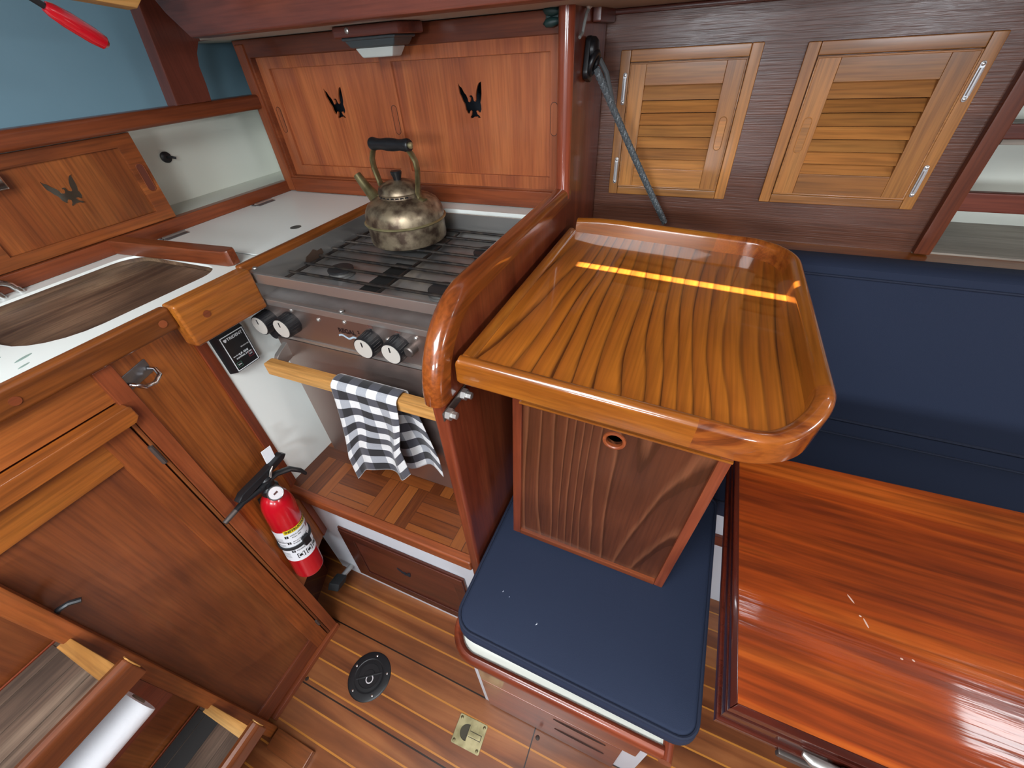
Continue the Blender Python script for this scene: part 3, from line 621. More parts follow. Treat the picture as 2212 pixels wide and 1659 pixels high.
# grate
bm = NB(); GZ = 1.014
gr = obj('pan_grate', tube(NB(), [(SX0+.012,.515,GZ-.004),(SX0+.012,SY1-.01,GZ-.004)], .003, 8), IRON, t)
for x in (-.514, SX1-.012): obj('grate_bar', tube(NB(), [(x,.50,GZ-.004),(x,SY1-.01,GZ-.004)], .003, 8), IRON, gr)
for k in range(8):
    y = .543+k*.0428
    obj('grate_bar', tube(NB(), [(SX0+.006,y,GZ),(SX1-.006,y,GZ)], .0032, 8), IRON, gr)
for x, y, r in ((-.662,.592,.0265),(-.405,.575,.0265),(-.60,.765,.03),(-.40,.755,.028)):
    b_ = obj('burner', lathe(NB(), [(r*.95,.996),(r*1.02,.997),(r*1.02,1.000),(r*.9,1.001),(r*.9,1.0065),(0,1.0065)], Matrix.Translation((x,y,0)), 28), plain('burner_alloy', '#6e6c69', .5, .5), t)
    obj('burner_cap', lathe(NB(), [(r*.88,1.0066),(r*1.0,1.007),(r*1.0,1.0105),(r*.9,1.0122),(0,1.0126)], Matrix.Translation((x,y,0)), 28), plain('burner_black', '#2a2a2c', .5), b_)
# control panel
PY = SY0
obj('control_panel', B(SX0+.002, SX1-.002, PY-.004, PY+.004, .917, .986, .001), STEELP, t)
obj('panel_lip', B(SX0+.002, SX1-.002, PY-.007, PY+.002, .911, .918, .001), STEEL, t)
def knob(x, z):
    k = obj('knob', lathe(NB(), [(.0225,0),(.0225,.004),(.0218,.005),(.0212,.026),(.0205,.028),(0,.028)], axis_m((x,PY-.004,z), (0,-1,.0)), 36), BLACK, t)
    fl = NB()
    for j in range(24):
        a = 2*PI*j/24; tube(fl, [(x+.0212*math.cos(a),PY-.009,z+.0212*math.sin(a)),(x+.0205*math.cos(a),PY-.029,z+.0205*math.sin(a))], .0011, 5)
    obj('knob_flutes', fl, BLACK, k)
    obj('knob_face', lathe(NB(), [(.0188,.0280),(.0188,.0288),(0,.0290)], axis_m((x,PY-.004,z), (0,-1,0)), 32), plain('spun_aluminium', '#d8d5cc', .35, .35), k)
    obj('pointer', box(NB(), -.0014, .0014, .004, .014, .0289, .0293, 0, 1, basis((x,PY-.004,z), (1,0,0), (0,0,1), (0,-1,0))), BLACK, k)
for x, z in ((-.748,.951),(-.686,.956),(-.490,.953),(-.430,.955)): knob(x, z)
obj('spark_button', lathe(NB(), [(.010,0),(.010,.016),(.008,.018),(0,.018)], axis_m((-.402,PY-.004,.957), (0,-1,0)), 16), plain('dull_steel', '#6c6460', .45, .8), t)
obj('spark_button', lathe(NB(), [(.012,0),(.011,.012),(0,.014)], axis_m((-.745,PY-.004,.922), (0,-1,0)), 16), BLACK, t)
for x, z in ((-.674,.984),(-.611,.974),(-.546,.981),(-.455,.962),(-.392,.978)):
    obj('panel_screw', screw_bm((x,PY-.004,z), (0,-1,0), .0042, .003), STEEL, t)
lg = obj('brand_lettering', words(NB(), 'REGAL', .0135, basis((-.548,PY-.0043,.9600), (1,0,0), (0,0,1), (0,-1,0)), .0004, bold=.0004), plain('logo_print', '#1d0a0c', .5), t)
obj('superscript', words(NB(), '2', .0085, basis((-.5195,PY-.0043,.964), (1,0,0), (0,0,1), (0,-1,0)), .0004, bold=.0003), plain('logo_print', '#1d0a0c', .5), lg)
bm = NB(); pts = []
N_ = 24
for k in range(N_+1):
    u = k/N_; pts.append((-.572+.060*u, .9475+.0028*math.sin(u*4*PI)-.004*u*0))
loop = [(a, b+.002) for a, b in pts] + [(a, b-.002) for a, b in pts[::-1]]
obj('wave_mark', plate(bm, loop, [], .0004, XZ(PY-.0043)), BPRINT, lg)
for x, z in ((-.487,.983),(-.428,.985)):
    bm = NB(); plate(bm, [(x-.005,z-.003),(x+.005,z-.003),(x+.005,z+.006),(x-.005,z+.006)], [[(x-.0043,z-.0023),(x-.0004,z-.0023),(x-.0004,z+.0014),(x-.0043,z+.0014)],[(x+.0004,z-.0023),(x+.0043,z-.0023),(x+.0043,z+.0014),(x+.0004,z+.0014)],[(x-.0043,z+.002),(x-.0004,z+.002),(x-.0004,z+.0053),(x-.0043,z+.0053)],[(x+.0004,z+.002),(x+.0043,z+.002),(x+.0043,z+.0053),(x+.0004,z+.0053)]], .0004, XZ(PY-.0043))
    obj('burner_symbol', bm, plain('faint_red', '#6b4038', .5), t)
    bm = NB(); plate(bm, [(x-.003,z-.005),(x+.003,z-.005),(x,z-.009)], [], .0004, XZ(PY-.0043)); obj('burner_arrow', bm, PRINT, t)
# oven door and its wooden bar
dr = obj('oven_door', B(SX0+.002, SX1-.002, SY0-.006, SY0+.004, .552, .908, .002), STEELP, t)
obj('towel_bar', B(-.752, SX1-.004, .398, .421, .849, .878, .003), wood('baretim', 'x'), dr)
for x in (-.745, SX1-.03):
    obj('bar_bracket', prism(NB(), [(x,.420,.852),(x,.455,.862),(x,.455,.898),(x,.425,.884),(x,.420,.878)], (.012,0,0), .002), STEEL, dr)
# towel
def gingham():
    m, nt, b = new_mat('gingham_cotton'); N = nt.nodes.new; L = nt.links.new
    uv = N('ShaderNodeUVMap'); sep = N('ShaderNodeSeparateXYZ'); L(uv.outputs[0], sep.inputs[0])
    s = []
    for o_ in ('X','Y'):
        a = N('ShaderNodeMath'); a.operation = 'DIVIDE'; L(sep.outputs[o_], a.inputs[0]); a.inputs[1].default_value = .047
        f = N('ShaderNodeMath'); f.operation = 'FRACT'; L(a.outputs[0], f.inputs[0])
        g_ = N('ShaderNodeMath'); g_.operation = 'GREATER_THAN'; g_.inputs[1].default_value = .5; L(f.outputs[0], g_.inputs[0]); s.append(g_.outputs[0])
    h_ = N('ShaderNodeMath'); h_.operation = 'MULTIPLY_ADD'; L(s[1], h_.inputs[0]); h_.inputs[1].default_value = .6
    q_ = N('ShaderNodeMath'); q_.operation = 'MULTIPLY'; q_.inputs[1].default_value = .3; L(s[0], q_.inputs[0]); L(q_.outputs[0], h_.inputs[2])
    r = N('ShaderNodeValToRGB'); r.color_ramp.interpolation = 'CONSTANT'; e = r.color_ramp.elements
    e[0].position = 0; e[0].color = rgb('#dcdcdc'); e[1].position = .2; e[1].color = rgb('#a0a3aa'); k = e.new(.45); k.color = rgb('#43434c'); k = e.new(.75); k.color = rgb('#15141a')
    L(h_.outputs[0], r.inputs['Fac'])
    n = N('ShaderNodeTexNoise'); n.inputs['Scale'].default_value = 900; n.inputs['Detail'].default_value = 2
    tc = N('ShaderNodeTexCoord'); L(tc.outputs['Object'], n.inputs['Vector'])
    mr = N('ShaderNodeMapRange'); mr.inputs['To Min'].default_value = .75; mr.inputs['To Max'].default_value = 1.2; L(n.outputs['Fac'], mr.inputs['Value'])
    hs = N('ShaderNodeHueSaturation'); L(r.outputs['Color'], hs.inputs['Color']); L(mr.outputs[0], hs.inputs['Value']); L(hs.outputs['Color'], b.inputs['Base Color'])
    setp(b, Roughness=.9); b.inputs['Sheen Weight'].default_value = .2
    return m
bm = NB(); uvl = bm.loops.layers.uv.new('UVMap'); NU, NV = 56, 90
Lb, Lf = .235, .262   # lengths hanging behind and in front
rows = []; uvs = {}
for j in range(NV+1):
    s = -Lb + (Lb+Lf+.065)*j/NV   # arc length, 0..065 lies over the bar
    row = []
    for i in range(NU+1):
        u = i/NU; x = -.567 + .150*u
        if s < 0: base = Vector((x, .427, .872+s)); hang = -s
        elif s <= .065:
            a = PI*s/.065; base = Vector((x, .4095+.0185*math.cos(a), .872+.0125*math.sin(a))); hang = 0
        else: base = Vector((x, .391, .872-(s-.065))); hang = s-.065
        k = min(1, hang/.18); front = s > .03
        if front:
            base.y += -k*(.004+.011*math.sin(u*2.1*PI+.6)+.006*math.sin(u*4.6*PI+hang*9))
            base.x += k*(-.012*(1-u)+.010*math.sin(hang*14+u*2)*.5) - .012*k*k
            base.z += k*.020*math.sin(u*2.4*PI-.8) + k*u*.058
        else:
            base.y += k*(.006+.008*math.sin(u*3*PI+1)); base.x += k*.010 + .022*k*u
            base.z += k*.012*math.sin(u*3*PI)
        v = bm.verts.new(base); row.append(v); uvs[v] = (.155*u+.008, s+.004)
    rows.append(row)
for j in range(NV):
    for i in range(NU):
        f = bm.faces.new((rows[j][i], rows[j][i+1], rows[j+1][i+1], rows[j+1][i]))
        for l in f.loops: l[uvl].uv = uvs[l.vert]
tw = solo('dish_towel', bm, gingham(), 'black and white gingham dish towel hung over the wooden oven bar', 'towel', (-.49,.41,.6))
md = tw.modifiers.new('thick', 'SOLIDIFY'); md.thickness = .0016; md.offset = 0
# ------------------------------------------------------------------ kettle
KX, KY, KZ = -.602, .766, GZ+.0035
t = thing('kettle', 'tarnished brass whistling kettle with black handle on the rear burner', 'kettle', (KX,KY,KZ))
Mk = Matrix.Translation((KX,KY,KZ))
rk = .0868
prof = [(0,0),(rk*.93,0),(rk*.975,.003),(rk*.99,.010),(rk*.985,.045),(rk*1.0,.046),(rk*1.0,.050),(rk*.985,.062),(rk*.955,.070),(rk*.88,.080),(rk*.76,.087),(rk*.62,.0915),(rk*.53,.094),(rk*.52,.101)]
obj('body', lathe(NB(), prof, Mk, 64), KETTLE, t)
bm = NB(); lathe(bm, [(rk*.53,.100),(rk*.545,.103),(rk*.535,.106),(rk*.5,.113),(rk*.4,.119),(rk*.22,.124),(0,.125)], Mk, 48)
obj('seam_ring', lathe(NB(), [(rk*.98,.0435),(rk*1.03,.0445),(rk*1.05,.0465),(rk*1.03,.0485),(rk*.98,.0495)], Mk, 64), BRASS, t)
ld = obj('lid', bm, KETTLE, t)
for k in range(9):
    a = -PI/2-.9+.225*k
    obj('vent_hole', box(NB(), rk*.515, rk*.526, -.0035, .0035, .0955, .099, 0, 1, Mk @ Matrix.Rotation(a,4,'Z')), plain('slot_black', '#050505', .9), ld)
obj('lid_knob', lathe(NB(), [(.008,.123),(.0085,.128),(.0115,.137),(.012,.140),(.0105,.142),(0,.143)], Mk, 24), BLACK, ld)
hd = Vector((1,-.10,0)).normalized()     # line of the handle and spout
def kp(s, h): return Vector((KX,KY,KZ)) + hd*s + Vector((0,0,h))
obj('spout', tube(NB(), [kp(-.062,.070),kp(-.080,.082),kp(-.095,.098),kp(-.110,.116),kp(-.118,.127)], [.019,.0145,.0115,.0098,.009], 16), HANDLEB, t)
for s in (1, -1):
    pts = [kp(s*.066,.0885),kp(s*.053,.092),kp(s*.050,.103),kp(s*.055,.123),kp(s*.060,.145),kp(s*.059,.162),kp(s*.052,.175),kp(s*.045,.183),kp(s*.043,.190)]
    obj('handle_strap', tube(NB(), pts, .0078, 10, sx=.45, sy=1.0, up=hd), HANDLEB, t)
gp = [(-.052,.010),(-.050,.0115),(-.045,.0125),(-.036,.011),(-.025,.0100),(-.009,.0118),(0,.012),(.009,.0118),(.025,.0100),(.036,.011),(.045,.0125),(.050,.0115),(.052,.010)]
bm = NB(); lathe(bm, [(0,gp[0][0])]+[(r_, s_) for s_, r_ in gp]+[(0,gp[-1][0])], axis_m(kp(0,.190), hd), 24); gr_ = obj('handle_grip', bm, BLACK, t)
obj('grip_nut', lathe(NB(), [(.006,.052),(.006,.056),(.003,.058),(0,.058)], axis_m(kp(0,.190), hd), 8), BRASS, gr_)
# ------------------------------------------------------------------ gas control panel
t = thing('gas_control_panel', 'black gas control box with white border lettering on the white panel', 'control panel', (-.82,.40,.90))
Mg = basis((-.823,.398,.903), (0,1,0), (0,0,1), (1,0,0))
bm = NB(); hw, hh = .0335, .0475
v0 = [(-hw,-hh,0),(hw,-hh,0),(hw,hh,0),(-hw,hh,0)]; v1 = [(-hw+.006,-hh+.006,.022),(hw-.006,-hh+.006,.022),(hw-.006,hh-.006,.022),(-hw+.006,hh-.006,.022)]
vs = [bm.verts.new(Mg @ Vector(p)) for p in v0+v1]
for q in ((3,2,1,0),(4,5,6,7),(0,1,5,4),(1,2,6,5),(2,3,7,6),(3,0,4,7)): bm.faces.new([vs[i] for i in q])
bmesh.ops.bevel(bm, geom=bm.edges[:], offset=.0015, segments=2, profile=.5, affect='EDGES')
obj('housing', bm, BLACK, t)
Mf = Mg @ Matrix.Translation((0,0,.0222))
fw, fh = .0255, .0395
obj('border_line', plate(NB(), rrect(-fw,fw,-fh,fh,.001,2), [rrect(-fw+.0016,fw-.0016,-fh+.0016,fh-.0016,.0006,2)], .0004, Mf), WPRINT, t)
T_ = lambda x, y: Mf @ Matrix.Translation((x,y,0))
obj('heading', words(NB(), 'TRIDENT', .0085, T_(.004,.0305), .0003, bold=.00015), WPRINT, t)
obj('shield_mark', plate(NB(), [(-.0205,.0335),(-.0145,.0335),(-.0145,.030),(-.0175,.0265),(-.0205,.030)], [], .0004, Mf), WPRINT, t)
obj('valve_text', words(NB(), 'VALVE ON', .0034, T_(-.012,-.008), .0003), WPRINT, t)
obj('sensor_text', words(NB(), 'SENSOR ON', .0034, T_(.013,.0035), .0003), WPRINT, t)
obj('gas_text', words(NB(), 'L.P. GAS', .0058, T_(.004,-.0085), .0003, bold=.0002), WPRINT, t)
obj('system_text', words(NB(), 'CONTROL SYSTEM', .0042, T_(.002,-.0145), .0003, bold=.0001), WPRINT, t)
for nm, s, x, y, m in (('on_button','ON',-.0155,-.0275,GPRINT),('off_button','OFF',.0155,-.020,RPRINT)):
    bt = obj(nm, plate(NB(), rrect(x-.0055,x+.0055,y-.0055,y+.0055,.001,2), [rrect(x-.0049,x+.0049,y-.0049,y+.0049,.0006,2)], .0004, Mf), m, t)
    obj('button_text', words(NB(), s, .0042, T_(x,y), .0003), WPRINT, bt)
# ------------------------------------------------------------------ fire extinguisher (local frame: z along the cylinder)
t = thing('fire_extinguisher', 'red fire extinguisher with black levers strapped beside the step', 'fire extinguisher', (-.735,.2335,.334), None, True, (R(-6.2),0,0))
er = .0345
obj('cylinder', lathe(NB(), [(0,.004),(er*.6,.004),(er*.9,.001),(er*.98,.006),(er,.012),(er,.235),(er*.985,.248),(er*.92,.262),(er*.78,.275),(er*.58,.284),(er*.42,.287),(er*.38,.292),(0,.292)], None, 48), RED, t)
def wrap(bm, r):
    """bend a flat sheet (x along the girth, y up) round the cylinder"""
    bmesh.ops.subdivide_edges(bm, edges=[e for e in bm.edges if e.calc_length() > .006], cuts=8, use_grid_fill=True) if len(bm.edges) < 40 else None
    for v in bm.verts:
        a = v.co.x/r + R(-22); rr = r + v.co.z; z = v.co.y
        v.co = Vector((rr*math.cos(a), rr*math.sin(a), z))
    return bm
def sheet(x0, x1, y0, y1, n=28):
    bm = NB(); rows = [[bm.verts.new((x0+(x1-x0)*i/n, y, 0)) for i in range(n+1)] for y in (y0, y1)]
    for i in range(n): bm.faces.new((rows[0][i], rows[0][i+1], rows[1][i+1], rows[1][i]))
    return bm
LB = obj('label', wrap(sheet(-.060,.054,.078,.188), er+.0004), PAPER, t)
obj('label_header', wrap(sheet(-.020,.050,.180,.1925), er+.0008), YELLOW, LB)
def wtext(nm, s, size, x, y, mat, bold=0.): obj(nm, wrap(words(NB(), s, size, Matrix.Translation((x,y,0)), .0002, bold=bold), er+.0011), mat, LB)
wtext('header_text', 'INSTRUCTIONS', .0092, .015, .1862, PRINT, .0003)
for k, (x, y) in enumerate(((-.018,.170),(-.018,.148),(-.018,.116))):
    obj('step_number', wrap(sheet(x-.004,x+.004,y-.004,y+.004,3), er+.0009), PRINT, LB)
    wtext('number_text', '123'[k], .007, x, y, WPRINT)
wtext('step_text', 'HOLD UPRIGHT', .0054, .009, .1715, PRINT); wtext('step_text', 'PULL PIN', .0054, .003, .1645, PRINT)
wtext('step_text', 'AIM AT BASE OF FIRE', .0042, .010, .1500, PRINT); wtext('step_text', 'STAND BACK', .0048, .004, .1435, PRINT)
wtext('step_text', 'SQUEEZE LEVER', .0048, .006, .1165, PRINT)
for x in (.036,.043): obj('flame_mark', wrap(sheet(x-.003,x+.003,.160,.172,3), er+.0009), RPRINT, LB)
for y in (.164,.160,.156,.142,.138,.110,.105,.100,.095): obj('fine_print', wrap(sheet(-.054,-.028,y-.0005,y+.0005,8), er+.0009), plain('print_grey', '#6c6f72', .6), LB)
for y in (.152,.1245): obj('rule_line', wrap(sheet(-.056,-.022,y-.0011,y+.0011,8), er+.0009), PRINT, LB)
for x in (-.006,.015,.036):
    obj('class_box', wrap(plate(NB(), rrect(x-.0085,x+.0085,.0885,.1055,.001,2), [rrect(x-.0068,x+.0068,.0902,.1038,.001,2)], .0002, Matrix.Identity(4)), er+.0009), PRINT, LB)
    obj('class_symbol', wrap(plate(NB(), [(x-.004,.093),(x+.004,.094),(x+.002,.099),(x+.004,.102),(x-.002,.101),(x-.005,.098)], [], .0002, Matrix.Identity(4)), er+.0009), PRINT, LB)
bm = NB(); n = 40; pts = [((er+.0022)*math.cos(2*PI*k/n), (er+.0022)*math.sin(2*PI*k/n), .132+.004*math.sin(2*PI*k/n)) for k in range(n+1)]
tube(bm, pts, .0062, 8, True, 1, .28, up=(0,0,1)); st = obj('strap', bm, RUBBER, t)
obj('strap_buckle', box(NB(), er-.002, er+.008, -.006, .012, .120, .148, .002), BLACK, st)
obj('wall_bracket', B(-.043, -er+.002, -.015, .015, .04, .26, .002), BLACK, t)
obj('valve', lathe(NB(), [(.017,.288),(.019,.292),(.019,.306),(.014,.312),(.014,.333),(.010,.338),(0,.338)], None, 20), BLACK, t)
bm = NB(); prism(bm, [(-.008,-.068,.332),(-.008,-.055,.343),(-.008,.0,.352),(-.008,.050,.364),(-.008,.058,.356),(-.008,.050,.348),(-.008,.0,.336),(-.008,-.055,.325)], (.018,0,0), .003); obj('squeeze_lever', bm, BLACK, t)
obj('carry_handle', tube(NB(), [(.004,-.02,.325),(.006,.02,.328),(.012,.05,.318),(.018,.068,.298),(.02,.074,.284)], [.008,.009,.009,.008,.007], 10, sx=.6, sy=1.1), BLACK, t)
obj('nozzle', tube(NB(), [(.002,-.012,.318),(.004,-.06,.322),(.006,-.085,.318)], [.009,.006,.0055], 12), BLACK, t)
obj('nozzle_tip', tube(NB(), [(.006,-.078,.3195),(.007,-.106,.314)], [.0056,.0052], 12), plain('dull_steel', '#6c6460', .45, .8), t)
Mg2 = axis_m((.024,-.006,.303), Vector((.75,-.25,.5))) @ Matrix.Scale(.78,4)
ga = obj('gauge', lathe(NB(), [(.010,-.02),(.010,0),(.0195,0),(.021,.003),(.021,.008),(.0195,.010),(.0175,.0085),(0,.0085)], Mg2, 32), plain('gauge_ring', '#8f9194', .3, .85), t)
obj('gauge_dial', lathe(NB(), [(.0172,.0088),(0,.0089)], Mg2, 32), plain('dial_grey', '#c9c2c4', .5), ga)
obj('gauge_needle', box(NB(), -.0025, .0025, -.006, .006, .0089, .0096, 0, 1, Mg2), DKRED, ga)
obj('pull_tag', box(NB(), -.003, -.001, .018, .040, .358, .392, 0), PAPER, t)
obj('safety_pin', tube(NB(), [(.012,.005,.338),(.014,.010,.350),(.013,.018,.356),(.012,.012,.345),(.013,.006,.334)], .0015, 6), STEEL, t)
# ------------------------------------------------------------------ bulkhead with the two louvred doors
YB = 1.154
bm = NB(); plate(bm, [(-.28,.93),(.462,.93),(.462,1.40),(-.28,1.40)], [[(-.195,1.06),(.028,1.06),(.028,1.30),(-.195,1.30)],[(.155,1.06),(.390,1.06),(.390,1.296),(.155,1.296)]], .016, XZ(YB+.008))
struct('wall_outboard', bm, wood('bulkhead', 'x'))
struct('trim_2', B(-.263, 1.6, YB-.006, YB+.03, 1.384, 1.394, .003), wood('deckbeam', 'x'))
struct('wall_locker_inside', B(-.263, .47, 1.30, 1.32, .93, 1.45), DARKIN)
def louvre(label, x0, x1, z0, z1, pull_right, n=7):
    t = thing('louvred_door', label, 'door', ((x0+x1)/2, YB, z0))
    fw_ = .022
    for xa, xb in ((x0, x0+fw_), (x1-fw_, x1)): obj('surround_stile', B(xa, xb, YB-.009, YB+.004, z0, z1, .0022), wood('golden', 'z'), t)
    for za, zb in ((z0, z0+.018), (z1-fw_, z1)): obj('surround_rail', B(x0+fw_, x1-fw_, YB-.009, YB+.004, za, zb, .0022), wood('golden', 'x'), t)
    a, b, c, d = x0+fw_+.0022, x1-fw_-.0022, z0+.0202, z1-fw_-.0022
    sl, sr = (.034, .036) if pull_right else (.038, .040)
    y = YB-.011
    def piece(nm, xa, xb, za, zb, ax, bev=.0012): return obj(nm, B(xa, xb, y, y+.018, za, zb, bev), wood('golden', ax), t)
    st = {0: piece('stile', a, a+sl, c, d, 'z'), 1: piece('stile', b-sr, b, c, d, 'z')}
    tr_, brl = .040, .042
    piece('rail', a+sl, b-sr, d-tr_, d, 'x'); piece('rail', a+sl, b-sr, c, c+brl, 'x')
    obj('edge_bead', plate(NB(), [(a-.0015,c-.0015),(b+.0015,c-.0015),(b+.0015,d+.0015),(a-.0015,d+.0015)], [[(a+.002,c+.002),(b-.002,c+.002),(b-.002,d-.002),(a+.002,d-.002)]], .005, XZ(y+.0015), .0012), wood('golden', 'x'), t)
    za, zb = c+brl, d-tr_; h = (zb-za)/n
    for k in range(n):
        zc = za+h*k; up_ = 1.15 if k == n-1 else .75
        bm = NB(); prism(bm, [(a+sl-.002, y+.002, zc-.003),(a+sl-.002, y+.006, zc-.004),(a+sl-.002, y+.017, zc+h*(up_-.01)),(a+sl-.002, y+.013, zc+h*(up_+.01))], (b-sr-a-sl+.004,0,0), .0014, 2)
        obj('louvre_slat', bm, wood('golden', 'x'), t)
    px = b-sr*.5 if pull_right else a+sl*.5
    pz = c+(d-c)*.47
    f = obj('finger_pull', plate(NB(), capsule(px,pz,.0165,.066), [capsule(px,pz,.0135,.063)], .0022, XZ(y-.0002), .0007), wood('golden', 'z'), st[1 if pull_right else 0])
    obj('pull_recess', plate(NB(), capsule(px,pz,.0138,.0632), [], .0008, XZ(y-.0001)), wood('golden', 'x'), st[1 if pull_right else 0])
    hx = x0+.014 if pull_right else x1-.014
    for zc in (d-.045, c+.035):
        hg = obj('hinge', plate(NB(), capsule(hx, zc, .0085, .060), [], .003, XZ(YB-.0105), .001), plain('hinge_silver', '#cfd0d2', .3, .45), t)
        obj('hinge_knuckle', tube(NB(), [(hx+.001,YB-.0132,zc-.020),(hx+.001,YB-.0132,zc+.020)], .0032, 8), plain('hinge_silver', '#cfd0d2', .3, .45), hg)
        for s in (-.0255,.0255): obj('hinge_screw', screw_bm((hx,YB-.012,zc+s), (0,-1,0), .0032, .0016), STEEL, hg)
    return t
louvre('smaller golden louvred locker door beside the partition, behind the rope', -.226, .053, 1.034, 1.326, True)
louvre('larger golden louvred locker door toward the open shelves at right', .128, .418, 1.034, 1.322, False)
solo('bulkhead_post', B(.460, .490, 1.138, 1.160, .945, 1.392, .003), wood('mahogany', 'z'), 'upright mahogany post between the louvred bulkhead and the open shelves', 'post', (.475,1.15,.945))
# open shelves at right
t = thing('shelf_fiddles', 'mahogany fiddle rails across the open white-backed shelves at right', 'rail', (.9,1.14,.94))
for z0, z1 in ((1.165,1.190),(1.038,1.074)): obj('fiddle_rail', B(.474, 2.0, 1.139, 1.158, z0, z1, .003), wood('deckbeam', 'x'), t)
obj('upper_shelf', B(.495, 2.0, 1.15, 1.38, 1.155, 1.165), wood('shelf', 'x'), t)
obj('upper_board', B(.495, 2.0, 1.372, 1.38, 1.19, 1.215), wood('shelf', 'x'), t)
struct('trim_3', B(-.262, 2.4, 1.085, 1.40, .925, .943, .005, 3), wood('honey', 'x'))
obj('shelf_board', B(.48, 2.0, 1.155, 1.38, .9425, .947), wood('shelf', 'x'), bpy.data.objects['shelf_fiddles'])
struct('wall_settee_back', B(-.262, 2.4, 1.10, 1.12, 0, .93), wood('redwood', 'x'))
# pad eye, rope, wire
t = thing('rope_pad_eye', 'black pad eye block on the partition holding the rope', 'pad eye', (-.262,1.0,1.31))
Mq = basis((-.2625,.99,1.318), (0,.96,-.28), (0,.28,.96), (1,0,0))
obj('base_plate', plate(NB(), rrect(-.022,.022,-.034,.034,.012), [], .010, Mq @ Matrix.Translation((0,0,.006)), .002), BLACK, t)
obj('eye_ring', tube(NB(), [Mq @ Vector((.016*math.cos(a)-.0,.016*math.sin(a)-.006,.016+.006*math.sin(a))) for a in [2*PI*k/18 for k in range(19)]], .0055, 10), BLACK, t)
obj('eye_cap', lathe(NB(), [(.02,.008),(.019,.016),(.014,.021),(0,.023)], Mq @ Matrix.Translation((0,.016,0)), 20), BLACK, t)
def rope_mat():
    m, nt, b = new_mat('braided_rope'); N = nt.nodes.new; L = nt.links.new
    uv = N('ShaderNodeUVMap'); mp = N('ShaderNodeMapping'); mp.inputs['Scale'].default_value = (8, 80, 1); L(uv.outputs[0], mp.inputs[0])
    w1 = N('ShaderNodeTexWave'); w1.inputs['Scale'].default_value = .5; w1.bands_direction = 'DIAGONAL'; L(mp.outputs[0], w1.inputs['Vector'])
    mp2 = N('ShaderNodeMapping'); mp2.inputs['Scale'].default_value = (-8, 80, 1); L(uv.outputs[0], mp2.inputs[0])
    w2 = N('ShaderNodeTexWave'); w2.inputs['Scale'].default_value = .5; w2.bands_direction = 'DIAGONAL'; L(mp2.outputs[0], w2.inputs['Vector'])
    mx = N('ShaderNodeMath'); mx.operation = 'MAXIMUM'; L(w1.outputs['Fac'], mx.inputs[0]); L(w2.outputs['Fac'], mx.inputs[1])
    r = N('ShaderNodeValToRGB'); e = r.color_ramp.elements; e[0].position = .45; e[0].color = rgb('#1c1f21'); e[1].position = 1; e[1].color = rgb('#6d7577'); L(mx.outputs[0], r.inputs['Fac'])
    L(r.outputs['Color'], b.inputs['Base Color']); setp(b, Roughness=.6); return m
RM = rope_mat()
def braid(p0, p1, r, sag=.0, n=60):
    """four strands twisted round each other, both ways"""
    bm = NB(); p0, p1 = Vector(p0), Vector(p1); d = (p1-p0); T = d.normalized(); u = T.orthogonal().normalized(); w = T.cross(u)
    turns = d.length/.035
    for sgn in (1,-1):
        for s in range(4):
            pts = []
            for k in range(n*3+1):
                q = k/(n*3); a = sgn*2*PI*turns*q + s*PI/2
                rr = r*.62*(1+.16*math.cos(2*a+sgn))
                pts.append(p0+d*q+(u*math.cos(a)+w*math.sin(a))*rr - Vector((0,0,1))*sag*math.sin(PI*q))
            tube(bm, pts, r*.42, 5)
    return bm
t = thing('tray_rope', 'dark grey braided rope running from the pad eye down behind the tray', 'rope', (-.1,1.05,1.15))
obj('strand', braid((-.243,.998,1.303), (-.068,1.098,.985), .0066, .004), plain('rope_strand', '#565c5f', .42), t)
obj('loop_leg', tube(NB(), [(-.240,1.008,1.318),(-.226,1.016,1.295),(-.214,1.016,1.26),(-.206,1.018,1.235)], .005, 8), plain('rope_grey', '#484a4b', .75), t)
t = thing('cable', 'thin pale grey cable hanging from the deck at the top of the partition', 'cable', (-.255,.95,1.38))
obj('wire', tube(NB(), [(-.257,1.03,1.43),(-.256,1.025,1.405),(-.256,.985,1.398),(-.256,.955,1.385),(-.257,.945,1.37),(-.258,.94,1.358),(-.259,.925,1.352)], .0028, 8), plain('cable_grey', '#8d8f8c', .4), t)
obj('wire_loop', tube(NB(), [(-.257,.96,1.43),(-.256,.955,1.400),(-.256,.965,1.392),(-.256,.985,1.395),(-.257,.995,1.43)], .0035, 8), plain('cable_white', '#c9c8c0', .4), t)
